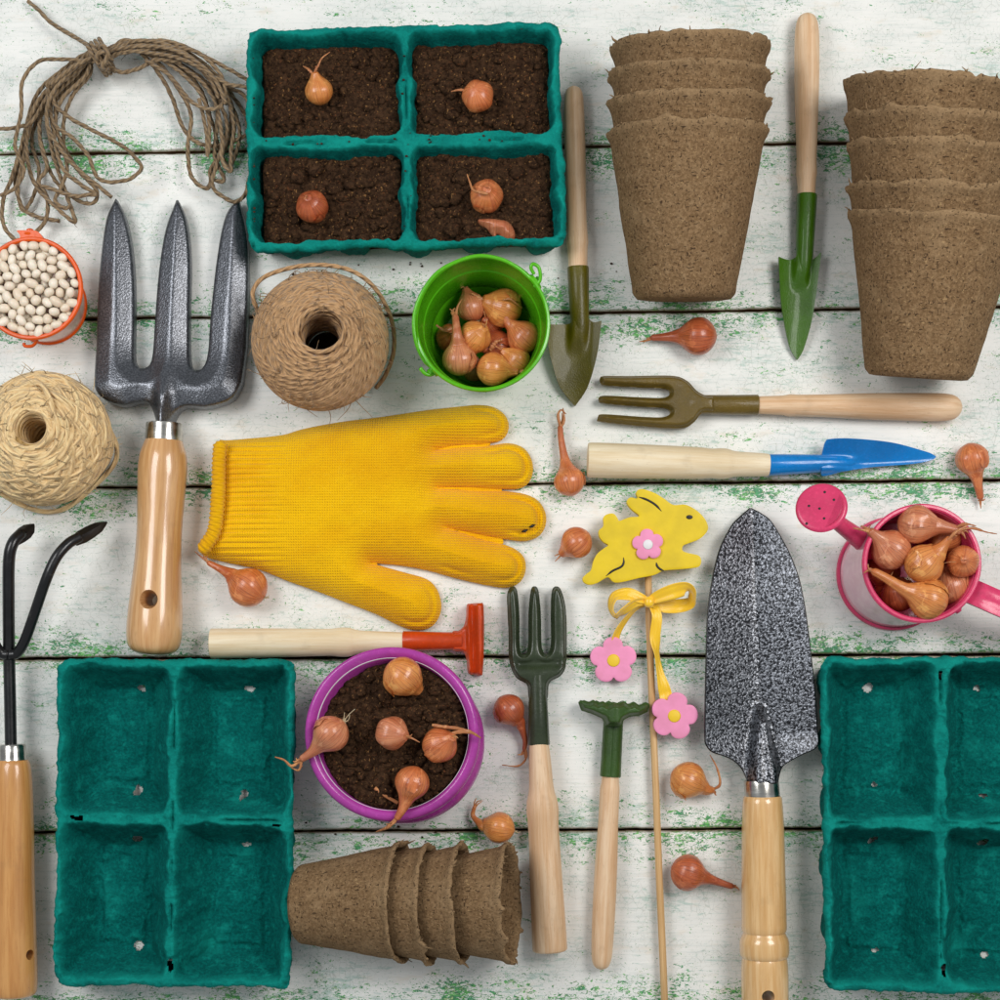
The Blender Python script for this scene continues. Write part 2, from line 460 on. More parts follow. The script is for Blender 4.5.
def m_onion(name, c1, c2, c3, gloss=.33):
    s = NT(name)
    st = s.noise(s.coord('UV', scale=(26, .8, 1)), 1, 4, .65, .3)
    st2 = s.noise(s.coord('UV', scale=(70, 2, 1), loc=(3, 3, 0)), 1, 3, .6)
    bl = s.noise(s.coord('Object', scale=5), 1, 4, .6)
    rnd = s.rnd()
    c = s.mix(s.math('ADD', s.ramp(bl, .3, .7, 0, .75), s.math('MULTIPLY', rnd, .25)), srgb(*c1), srgb(*c2))
    c = s.mix(s.math('MULTIPLY', s.ramp(st, .48, .66), .5), c, srgb(*c3))
    c = s.mix(s.math('MULTIPLY', s.ramp(st2, .52, .66), .5), c, srgb(c3[0]*.75, c3[1]*.65, c3[2]*.6))
    pe = s.noise(s.coord('Object', scale=7, loc=(4, 2, 1)), 1, 4, .7, 1)
    c = s.mix(s.math('MULTIPLY', s.ramp(pe, .56, .60), .5), c, srgb(min(255, c1[0]*1.12), min(255, c1[1]*1.2), min(255, c1[2]*1.25)))
    # the neck is drier and redder: v runs along the bulb
    sepu = s.n('ShaderNodeSeparateXYZ'); s.link(s.tc.outputs['UV'], sepu.inputs[0])
    nk = s.ramp(sepu.outputs[1], .26, .5)
    c = s.mix(s.math('MULTIPLY', nk, .4), c, srgb(c3[0]*.95, c3[1]*.85, c3[2]*.8))
    vein = s.noise(s.coord('UV', scale=(130, 3, 1), loc=(8, 3, 0)), 1, 2, .5, .2)
    c = s.mix(s.math('MULTIPLY', s.ramp(vein, .6, .68), .45), c, srgb(c3[0]*.7, c3[1]*.6, c3[2]*.55))
    nb = s.bump(st, .35, .02); nb = s.bump(bl, .15, .05, nb)
    r = s.ramp(pe, .35, .7, gloss, gloss+.2)
    return s.fin(c, r, nb, coat=.3, coatr=.16, sss=.05)

def m_hammer(name, dark, mid, light, scale, fac=1.0, metal=.6, rough=.35, hb=.7, flat=False):
    s = NT(name)
    n = s.noise(s.coord(scale=scale), 1, 1.5, .5, .35)
    n2 = s.noise(s.coord(scale=scale*2.1, loc=(4, 4, 4)), 1, 2, .6)
    m = s.ramp(s.math('ADD', s.math('MULTIPLY', n, .75), s.math('MULTIPLY', n2, .25)), .41, .59)
    c = s.mix(m, srgb(*dark), srgb(*light))
    c = s.mix(1-fac, c, srgb(*mid))
    return s.fin(c, rough, s.bump(n, hb, .02), metal=metal, coat=.3, coatr=.2)

def m_knit():
    s = NT('knitted_yarn')
    sep = s.n('ShaderNodeSeparateXYZ'); s.link(s.tc.outputs['UV'], sep.inputs[0])
    wob = s.noise(s.coord('Object', scale=4), 1, 3, .6)
    wo = s.math('MULTIPLY', wob, 1.8)
    x = s.math('ADD', s.math('MULTIPLY', sep.outputs[0], 2*PI/.024), wo)
    y = s.math('ADD', s.math('MULTIPLY', sep.outputs[1], 2*PI/.026), wo)
    # wales run along x, courses across; little V stitches
    sy = s.math('SINE', y); ay = s.math('ABSOLUTE', s.math('SINE', s.math('MULTIPLY', y, .5)))
    sx = s.math('SINE', s.math('ADD', x, s.math('MULTIPLY', ay, 3.2)))
    h = s.math('ADD', s.math('MULTIPLY', sx, .5), s.math('MULTIPLY', ay, 1.0))
    n = s.noise(s.coord('Object', scale=30), 1, 3, .6)
    big = s.noise(s.coord('Object', scale=(1.2, 2, 1)), 1, 4, .6)
    thin = s.noise(s.coord('Object', scale=(9, 30, 1)), 1, 3, .6)
    c = s.mix(s.ramp(big, .35, .7), srgb(252, 196, 6), srgb(242, 178, 2))
    gap = s.ramp(h, -.35, .25, 1, 0)  # hollows between stitches: their shade is painted in as darker yarn colour
    c = s.mix(s.math('MULTIPLY', gap, s.ramp(thin, .35, .6, .2, .7)), c, srgb(190, 118, 2))
    c = s.mix(s.math('MULTIPLY', s.ramp(n, .6, .75), .3), c, srgb(255, 214, 60))
    nb = s.bump(h, .5, .02); nb = s.bump(n, .2, .02, nb)
    return s.fin(c, .9, nb, sheen=.12, spec=.1)

def m_metalbrushed(name='brushed_steel'):
    s = NT(name)
    n = s.noise(s.coord('UV', scale=(3, 14, 1)), 1, 3, .6)
    c = s.mix(s.ramp(n, .3, .7), srgb(176, 172, 164), srgb(205, 202, 195))
    return s.fin(c, s.ramp(n, .3, .7, .18, .26), s.bump(n, .03, .005), metal=1)

M = {}
M['boards'] = m_boards()
M['beech'] = m_beech('pale_beech', (232, 202, 166), (217, 176, 134), 0, .5)
M['beech2'] = m_beech('cream_beech', (236, 221, 190), (226, 204, 165), 0, .55, .6)
M['ash'] = m_beech('varnished_ash', (218, 172, 118), (198, 146, 92), .9, .3, 1.0)
M['ash2'] = m_beech('varnished_maple', (233, 194, 138), (216, 168, 106), .9, .3, .6)
M['ash3'] = m_beech('varnished_cherry', (214, 158, 92), (196, 136, 72), .8, .35, .7)
M['bamboo'] = m_beech('bamboo_stick', (225, 190, 138), (204, 160, 104), 0, .55)
M['olive'] = m_paint('olive_enamel', (92, 84, 0), .3, .5, 70, .85, .35)
M['green'] = m_paint('leaf_green_enamel', (60, 104, 2), .28, .5, 70, .85, .4)
M['rakegreen'] = m_paint('rake_green_enamel', (50, 84, 20), .35, .5, 70, .8, .3)
M['dkgreen'] = m_paint('dark_green_enamel', (50, 60, 40), .25, .15, 40, .85, .5, chips=(170, 172, 160))
M['bronze'] = m_paint('bronze_green_enamel', (104, 84, 26), .3, .6, 70, .85, .35)
M['blue'] = m_paint('blue_enamel', (0, 122, 198), .2, .1, 40, .92, .7)
M['red'] = m_paint('red_enamel', (200, 66, 14), .3, .12, 40, .9, .3)
M['black'] = m_paint('black_enamel', (20, 20, 21), .28, .1, 40, .8, .6)
M['orange'] = m_paint('orange_enamel', (226, 86, 0), .35, .1, 30, .92, .15)
M['lime'] = m_paint('lime_enamel', (86, 178, 20), .22, .1, 30, .92, .6)
M['pink'] = m_paint('pink_enamel', (214, 60, 104), .25, .12, 30, .93, .5)
M['purple'] = m_paint('purple_glaze', (172, 62, 156), .22, .25, 22, .93, .6)
def m_reflect(name, c, facing):
    s = NT(name)
    b = s.noise(s.coord(scale=8), 1, 3, .6)
    return s.fin(s.mix(s.ramp(b, .3, .7), srgb(*c), srgb(*facing)), .2, s.bump(b, .05, .02), metal=.15, coat=.5, coatr=.1)
M['pinkside'] = m_reflect('pink_tin_pale_reflection', (236, 196, 204), (228, 180, 192))  # pale reflection of the white boards painted into the pink metal's colour
M['orangeside'] = m_reflect('pale_orange_tin', (236, 200, 184), (230, 182, 164))  # pale, slightly mottled outer wall of the orange bucket
M['tray'] = m_pulp('teal_paper_pulp', (0, 112, 104), (20, 156, 142), (0, 84, 80), None, 1.0, .9, .8)
M['peat'] = m_pulp('peat_fibre', (144, 116, 84), (164, 137, 103), (112, 87, 60), (52, 38, 28), 1.0, .97, .7)
M['jute'] = m_twine('jute_twine', (204, 164, 120), (182, 142, 100), (120, 86, 56), 9, k=.45)
M['sisal'] = m_twine('sisal_twine', (246, 216, 166), (230, 192, 134), (156, 118, 68), 4, k=.3)
M['hemp'] = m_twine('hemp_twine', (164, 140, 108), (134, 110, 82), (84, 64, 44), 13, k=.7)
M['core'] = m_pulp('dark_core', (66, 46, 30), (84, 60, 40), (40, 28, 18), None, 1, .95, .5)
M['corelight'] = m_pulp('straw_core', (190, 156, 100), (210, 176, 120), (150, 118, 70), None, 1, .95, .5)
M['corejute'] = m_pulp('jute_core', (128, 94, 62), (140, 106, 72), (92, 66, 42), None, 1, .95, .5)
M['soil'] = m_soil()
M['gold'] = m_onion('gold_onion_skin', (230, 158, 86), (208, 124, 60), (172, 84, 40), .24)
M['copper'] = m_onion('copper_onion_skin', (222, 138, 84), (198, 102, 54), (154, 68, 36), .25)
M['rose'] = m_onion('rose_onion_skin', (218, 148, 106), (198, 114, 74), (158, 76, 48), .26)
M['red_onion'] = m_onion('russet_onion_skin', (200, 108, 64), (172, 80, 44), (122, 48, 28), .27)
M['wisp'] = m_onion('dry_onion_stem', (206, 140, 86), (180, 108, 62), (130, 74, 42), .7)
M['root'] = m_onion('pale_root_hair', (214, 196, 160), (190, 168, 130), (150, 128, 96), .8)
M['fork'] = m_hammer('grey_hammered_enamel', (80, 82, 86), (96, 98, 103), (126, 129, 135), 64, .55, .85, .30, .22)
M['trowel'] = m_hammer('silver_hammered_enamel', (26, 27, 31), (90, 92, 98), (132, 135, 141), 44, 1.0, .8, .33, .42)
M['steel'] = m_metalbrushed()
M['knit'] = m_knit()
def m_flat(name, col, rough=.6, b=.15, sc=20):
    s = NT(name); n = s.noise(s.coord(scale=sc), 1, 4, .6); n2 = s.noise(s.coord(scale=4), 1, 3, .6)
    c = s.mix(s.ramp(n2, .3, .7), srgb(*col), srgb(col[0]*.93, col[1]*.93, col[2]*.9))
    return s.fin(c, rough, s.bump(n, b, .012))
M['rabbit'] = m_flat('yellow_painted_wood', (230, 198, 0), .55)
M['petal'] = m_flat('pink_painted_wood', (244, 150, 192), .55)
M['centre'] = m_flat('yellow_dot_paint', (240, 200, 40), .5)
M['whitedot'] = m_flat('white_dot_paint', (236, 232, 236), .5)
M['ink'] = m_flat('black_ink', (24, 20, 16), .5)
def m_satin():
    s = NT('yellow_satin'); n = s.noise(s.coord('UV', scale=(3, 60, 1)), 1, 3, .6)
    c = s.mix(s.ramp(n, .3, .7), srgb(252, 208, 24), srgb(242, 186, 8))
    s.b.inputs['Anisotropic'].default_value = .6
    return s.fin(c, .32, s.bump(n, .2, .01), sheen=.5, spec=.7)
M['satin'] = m_satin()
def m_bean():
    s = NT('white_bean_skin'); n = s.noise(s.coord(scale=6), 1, 3, .6); rnd = s.rnd()
    c = s.mix(rnd, srgb(238, 226, 208), srgb(226, 208, 184))
    c = s.mix(s.math('MULTIPLY', s.ramp(n, .5, .75), .4), c, srgb(206, 192, 164))
    return s.fin(c, .38, s.bump(n, .08, .02), sss=.1)
M['bean'] = m_bean()

# ---------------------------------------------------------------- the boards
gaps = [(-218, -226), (-30, -42), (154, 140.5), (320, 307), (488, 480), (659, 654.5), (833, 828), (1010, 1003), (1190, 1180), (1370, 1358)]
mb = MB()
def gapline(k, x):   # world y of joint k at world x
    a, b = gaps[k]; t = (x+5)/10
    return (500-(a+(b-a)*t))/100
x0, x1 = -9.0, 9.0
for k in range(len(gaps)-1):
    nx, ny = 720, 24
    xs = np.linspace(x0, x1, nx)
    vs = np.concatenate([[0, .004, .012, .03], np.linspace(.06, .94, ny), [.97, .988, .996, 1]])
    top = np.array([gapline(k, x) for x in xs]); bot = np.array([gapline(k+1, x) for x in xs])
    gw = .0125
    wob_t = .010*fbm(xs*2.2, 0*xs+k*7.3, seed=3)+.006*fbm(xs*14, 0*xs+k*3.3, seed=5)
    wob_b = .010*fbm(xs*2.2, 0*xs+k*5.1+40, seed=8)+.006*fbm(xs*14, 0*xs+k*4.3+9, seed=6)
    top = top-gw+wob_t; bot = bot+gw+wob_b
    V = np.linspace(0, 1, 2)
    X = np.repeat(xs[:, None], len(vs), 1); Y = top[:, None]+(bot-top)[:, None]*vs[None]
    edge = np.minimum(vs, 1-vs)[None]*1.7
    Z = -.02*np.exp(-edge/.010)+.004*fbm(X*1.3, Y*14, seed=2)*np.clip(edge*8, 0, 1)-.004*k % .003
    Z = Z-Z.max()
    m = len(vs)
    i = np.arange(nx-1)[:, None]; j = np.arange(m-1)[None]
    f = np.stack([i*m+j, i*m+j+1, (i+1)*m+j+1, (i+1)*m+j], -1).reshape(-1, 4)
    mb.add(np.stack([X, Y, Z], -1).reshape(-1, 3), f, np.stack([X, 0*X+vs[None]], -1).reshape(-1, 2))
    # flanks of the board, going down into the joint
    for side in (0, m-1):
        xe = X[:, side]; ye = Y[:, side]; ze = Z[:, side]; sg = -1 if side == 0 else 1
        VV = np.concatenate([np.stack([xe, ye, ze], 1), np.stack([xe, ye+sg*.004, ze-.15], 1)])
        ii = np.arange(nx-1)
        ff = np.stack([ii, ii+1, ii+1+nx, ii+nx], -1)
        if side == 0: ff = ff[:, ::-1]
        mb.add(VV, ff, np.concatenate([np.stack([xe, 0*xe+(0 if side == 0 else 1)], 1)]*2))
tb = mb.build('tabletop', M['boards'], origin=(0, 0, 0), sharp=50)
tag(tb, 'whitewashed wooden boards with chipped green paint along the joints', kind='structure')
mb = MB(); mb.add([(x0+.1, -8.4, -.16), (x1-.1, -8.4, -.16), (x1-.1, 7.0, -.16), (x0+.1, 7.0, -.16)], [(0, 1, 2, 3)])
tag(mb.build('underside_board', M['core'], origin=(0, 0, -.16)), 'dark wood seen down the joints between the boards', kind='structure')

# ---------------------------------------------------------------- camera and lamps
cam = bpy.data.cameras.new('camera'); co = bpy.data.objects.new('camera', cam); C.objects.link(co)
co.location = (CX, CY, CAMH); cam.lens = 36*CAMH/10; cam.sensor_width = 36; cam.shift_y = -CY/10
cam.clip_end = 200
bpy.context.scene.camera = co
def lamp(name, loc, target, size, power, col, sy=None):
    l = bpy.data.lights.new(name, 'AREA'); l.shape = 'RECTANGLE'; l.size = size; l.size_y = sy or size; l.energy = power; l.color = col
    o = bpy.data.objects.new(name, l); C.objects.link(o); o.location = loc
    o.rotation_euler = (Vector(target)-Vector(loc)).to_track_quat('-Z', 'Y').to_euler()
    return o
lamp('softbox_key', (8.5, 3.5, 14), (0, 0, 0), 7.5, 1500, (1, .975, .95), 6)
lamp('softbox_fill', (-9, 3.5, 13), (0, 0, 0), 7.5, 1150, (.98, .985, 1), 6)
w = bpy.data.worlds.new('World'); bpy.context.scene.world = w; w.use_nodes = True
w.node_tree.nodes['Background'].inputs[0].default_value = (.9, .95, 1, 1)
w.node_tree.nodes['Background'].inputs[1].default_value = .34
sc = bpy.context.scene
sc.unit_settings.scale_length = .06
sc.view_settings.view_transform = 'Standard'; sc.view_settings.look = 'None'
sc.view_settings.exposure = 0; sc.view_settings.gamma = 1
# ================================================================ seed trays of pulp
TH = .56
def make_tray(corners, name, label, divx, divy, seed, draft=.2, holes=(), floor=.03, group=None, rim=.04, dv=.026):
    """corners: px of rim TL, TR, BR, BL; divx/divy: where the dividers run (0..1)"""
    TL, TR, BR, BL = [np.array(G(c[0], c[1], TH)[:2]) for c in corners]
    W = np.linalg.norm(TR-TL); Hh = np.linalg.norm(TL-BL)
    step = .0125
    nu = int(W/step); nv = int(Hh/step)
    U, V = np.meshgrid(np.linspace(0, 1, nu), np.linspace(0, 1, nv))        # V from the top down
    x = U*W; y = V*Hh
    def rr(xx, yy, x0, x1, y0, y1, r):
        cx = (x0+x1)/2; cy = (y0+y1)/2; hx = (x1-x0)/2; hy = (y1-y0)/2
        qx = np.abs(xx-cx)-hx+r; qy = np.abs(yy-cy)-hy+r
        return -(np.hypot(np.maximum(qx, 0), np.maximum(qy, 0))+np.minimum(np.maximum(qx, qy), 0)-r)
    wob = .040*fbm(x*3.2, y*3.2, seed=seed)+.024*fbm(x*9, y*9, seed=seed+1)
    wob2 = .035*fbm(x*2.3+9, y*2.3, seed=seed+2)+.02*fbm(x*6, y*6+4, seed=seed+5)
    outer = rr(x, y, 0, W, 0, Hh, .12)
    dz = .035
    cells = []
    cxs = [(rim, divx*W-dv), (divx*W+dv, W-rim)]; cys = [(rim, divy*Hh-dv), (divy*Hh+dv, Hh-rim)]
    z = np.full(U.shape, TH)
    onx = np.abs(x-divx*W) < .13; ony = np.abs(y-divy*Hh) < .13
    core = sstep(0, .12, outer-.08)
    z -= core*.05
    # crease where the two walls of a divider meet
    z -= core*.05*np.exp(-((x-divx*W)/.012)**2)*sstep(-.2, .3, vnoise(x*0+3, y*4, seed=seed+9))
    z -= core*.06*np.exp(-((y-divy*Hh+.004*vnoise(x*5, 0*x, seed=seed))/.011)**2)*sstep(-.3, .3, vnoise(x*4, y*0+2, seed=seed+7))
    for (a, b) in cxs:
        for (c, d) in cys:
            sd = rr(x, y, a, b, c, d, .10)+wob
            # scalloped ribs down each wall
            rib = .035*np.maximum(0, np.cos((y-c)/(d-c)*2*PI*2.0))*(np.exp(-np.minimum(np.abs(x-a), np.abs(x-b))/.3))\
                + .025*np.maximum(0, np.cos((x-a)/(b-a)*2*PI*1.0+PI))*(np.exp(-np.minimum(np.abs(y-c), np.abs(y-d))/.2))
            t = np.clip((sd-rib)/(draft+wob2), 0, 1)
            top = z
            prof = 1-(1-t)**1.25
            prof = np.where(t < 1, prof*.93+.07*sstep(0, 1, t), 1)
            fl = floor+.018*fbm(x*2.6, y*2.6, seed=seed+3)+.022*np.exp(-((sd-draft-.07)/.03)**2)
            z = np.where(sd > 0, top+(fl-top)*prof, z)
            # an extra inner step along one long wall, as the pressed paper folds there
            z -= np.where(sd > 0, .025*np.exp(-((x-(b-draft*.95)+.012*vnoise(y*4, y*0, seed=seed+4))/.010)**2)*sstep(.1, .3, (y-c))*sstep(.1, .3, d-y), 0)
    # rolled outer lip
    z -= .07*np.exp(-np.maximum(outer, 0)/.018)
    z += .012*fbm(x*9, y*9, seed=seed+6)+.014*fbm(x*26, y*26, seed=seed+8, oct=2)
    z += .022*sstep(TH-.16, TH-.03, z)*np.abs(fbm(x*14, y*14, seed=seed+30))
    z = np.maximum(z, .012)
    edgew = .024*fbm(x*2.5, y*2.5, seed=seed+12)+.024*fbm(x*11, y*11, seed=seed+13)
    # push the outline about a little and round its corners
    r = .12
    cxn = np.clip(x, r, W-r); cyn = np.clip(y, r, Hh-r); ddx = x-cxn; ddy = y-cyn; L = np.hypot(ddx, ddy)+1e-9
    mx = np.maximum(np.abs(ddx), np.abs(ddy)); sc = np.where((np.abs(ddx) > 1e-6) & (np.abs(ddy) > 1e-6), mx/L, 1)
    x2 = cxn+ddx*sc; y2 = cyn+ddy*sc
    fall = np.exp(-np.maximum(outer, 0)/.15)
    x2 = x2+edgew*fall; y2 = y2+edgew[::-1]*fall
    u = x2/W; v = y2/Hh
    Px = (1-v)*((1-u)*TL[0]+u*TR[0])+v*((1-u)*BL[0]+u*BR[0])
    Py = (1-v)*((1-u)*TL[1]+u*TR[1])+v*((1-u)*BL[1]+u*BR[1])
    P = np.stack([Px, Py, z], -1).reshape(-1, 3)
    idx = np.arange(nu*nv).reshape(nv, nu)
    q = np.stack([idx[:-1, :-1], idx[1:, :-1], idx[1:, 1:], idx[:-1, 1:]], -1)
    keep = np.ones((nv-1, nu-1), bool)
    xm = x[:-1, :-1]; ym = y[:-1, :-1]
    for (hx, hy, rx, ry) in holes:
        rx *= 1.35; ry *= 1.35
        k = ((xm/W-hx)*W/rx)**2+((ym/Hh-hy)*Hh/ry)**2 < 1+.9*vnoise(xm*25, ym*25, seed=seed+20)
        keep &= ~k
    # outer wall: from the lip down and in, with the pockets' bulges
    per = np.concatenate([idx[0, :], idx[1:, -1], idx[-1, -2::-1], idx[-2:0:-1, 0]])
    cen = P[:, :2].mean(0)
    ring = P[per]; n = len(per)
    Ls = np.concatenate([[0], np.cumsum(np.linalg.norm(np.diff(ring[:, :2], axis=0), axis=1))])
    tn = np.roll(ring, -1, 0)-np.roll(ring, 1, 0); nin = np.stack([-tn[:, 1], tn[:, 0]], 1); nin /= np.linalg.norm(nin, axis=1)[:, None]+1e-9
    nin = sum(np.roll(nin, k_, 0) for k_ in range(-7, 8)); nin /= np.linalg.norm(nin, axis=1)[:, None]+1e-9
    s0 = np.sign(((cen-ring[:, :2])*nin).sum(1)); nin *= s0[:, None]
    bul = np.maximum(0, np.sin(Ls*2*PI/.62+seed))**.6
    rings = []; lv = [(.012, .03, 0), (.03, .075, 0), (.05, .10, .2), (.085, .30, 1), (.11, .45, 1), (.16, TH-.02, .6)]
    for ins, dn, am in lv:
        off = ins-.06*am*bul+.006*vnoise(Ls*9, Ls*0+dn*9, seed=seed)
        rings.append(np.concatenate([ring[:, :2]+nin*off[:, None], (np.maximum(ring[:, 2]-dn, .01)+.01*vnoise(Ls*6, Ls*0, seed=seed))[:, None]], 1))
    allv = [P]+rings; f = q[keep].tolist()
    prev = per; base = len(P)
    for k in range(len(rings)):
        cur = np.arange(n)+base; base += n
        a = prev; b = cur
        f += np.stack([a, np.roll(a, -1), np.roll(b, -1), b], -1)[:, ::-1].tolist() if False else np.stack([a, np.roll(a, -1), np.roll(b, -1), b], -1).tolist()
        prev = cur
    VV = np.concatenate(allv)
    rimv = np.zeros(len(VV)); rimv[:len(P)] = sstep(TH-.16, TH-.02, z.ravel())*(.6+.4*vnoise(x*7, y*7, seed=seed).ravel())  # paler worn rim; also paints in the contrast to the shaded cells
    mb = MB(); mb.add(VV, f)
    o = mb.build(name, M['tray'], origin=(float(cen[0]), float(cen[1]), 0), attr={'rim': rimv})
    tag(o, label, 'seed tray', group)
    def at(uu, vv, zz):
        px = (1-vv)*((1-uu)*TL+uu*TR)+vv*((1-uu)*BL+uu*BR)
        return (px[0], px[1], zz)
    return o, at

tray1, at1 = make_tray([(246, 27), (559, 20), (567, 245), (247, 250)], 'seed_tray', 'teal paper pulp seed tray whose four cells are filled with dark soil and onions', .505, .515, 3, draft=.12, rim=.055, dv=.035)
tray2, at2 = make_tray([(57, 658), (295, 660), (291, 991), (51, 985)], 'seed_tray', 'empty teal pulp seed tray below the big garden fork, left of the purple pot', .49, .49, 23, draft=.27,
    holes=[(.31, .09, .03, .022), (.77, .09, .035, .02), (.30, .41, .03, .03), (.76, .42, .03, .03), (.31, .56, .03, .02), (.77, .575, .03, .015), (.31, .90, .03, .03), (.49, .93, .02, .04), (.09, .488, .04, .018), (.93, .50, .035, .01)])
tray3, at3 = make_tray([(821, 658), (1066, 656), (1064, 996), (826, 991)], 'seed_tray', 'empty teal pulp seed tray cut off by the right edge, below the pink can', .495, .497, 47, draft=.25,
    holes=[(.24, .09, .035, .03), (.70, .095, .035, .03), (.24, .555, .035, .03), (.71, .56, .04, .025), (.26, .39, .03, .02), (.72, .42, .04, .015), (.26, .90, .03, .02), (.73, .91, .03, .02), (.50, .93, .02, .05), (.49, .05, .015, .04)])

# ================================================================ soil
def soil(name, outline, z0, amp, seed, label, res=.014, clumps=150, cat='soil'):
    p = np.array(outline); mb = MB()
    zt = lambda x, y, d: z0+amp*1.3*fbm(x*2.2, y*2.2, seed=seed, oct=3)+amp*.55*np.abs(fbm(x*9, y*9, seed=seed+1, oct=3))+amp*.6*fbm(x*26, y*26, seed=seed+2, oct=2)-.05*np.exp(-d/.04)
    puff(mb, p, res, zt, lambda x, y, d: 0*x+z0-.10)
    R = random.Random(seed); k = 0; x0, y0 = p.min(0); x1, y1 = p.max(0)
    xs = np.array([R.uniform(x0, x1) for _ in range(clumps*2)]); ys = np.array([R.uniform(y0, y1) for _ in range(clumps*2)])
    D, _, _ = poly_sd(p, xs, ys)
    for x, y, d in zip(xs, ys, D):
        if d < .03: continue
        s = min(.085, .008+.012*R.expovariate(1.0)) if R.random() > .04 else R.uniform(.05, .09); s = min(s, d*.9)
        v, f = ICO2 if s > .03 else ICO1
        nn = 1+.55*fbm(v[:, 0]*1.5+k, v[:, 1]*1.5, v[:, 2]*1.5, seed=seed+k, oct=2)
        w = v*nn[:, None]*np.array([s, s*R.uniform(.7, 1), s*.7])
        zz = float(zt(np.array([x]), np.array([y]), np.array([d]))[0])
        mb.add(w+np.array([x, y, zz+s*.15]), f); k += 1
    o = mb.build(name, M['soil'], origin=(float(p[:, 0].mean()), float(p[:, 1].mean()), 0))
    return tag(o, label, cat, kind='stuff')
def rrect(at, u0, u1, v0, v1, z, r=.04):
    pts = []
    for (cu, cv, a0) in ((u1-r, v0+r, -90), (u1-r, v1-r, 0), (u0+r, v1-r, 90), (u0+r, v0+r, 180)):
        for a in range(0, 91, 15):
            t = math.radians(a0+a); pts.append(at(cu+r*math.cos(t), cv+r*math.sin(t), z)[:2])
    p = np.array(pts); c = p.mean(0)
    return p
SZ = .33
where = ['upper left', 'upper right', 'lower left', 'lower right']
what = ['under an upright onion with a dry stem', 'under an onion lying with its base up', 'under a round russet onion', 'under an onion and an onion skin scrap']
for k, (u0, u1, v0, v1) in enumerate([(.04, .482, .05, .49), (.525, .965, .05, .49), (.04, .482, .54, .965), (.525, .965, .54, .965)]):
    soil('potting_soil', rrect(at1, u0, u1, v0, v1, SZ), SZ, .055, 60+k, 'dark crumbly soil filling the %s cell of the teal tray' % where[k])

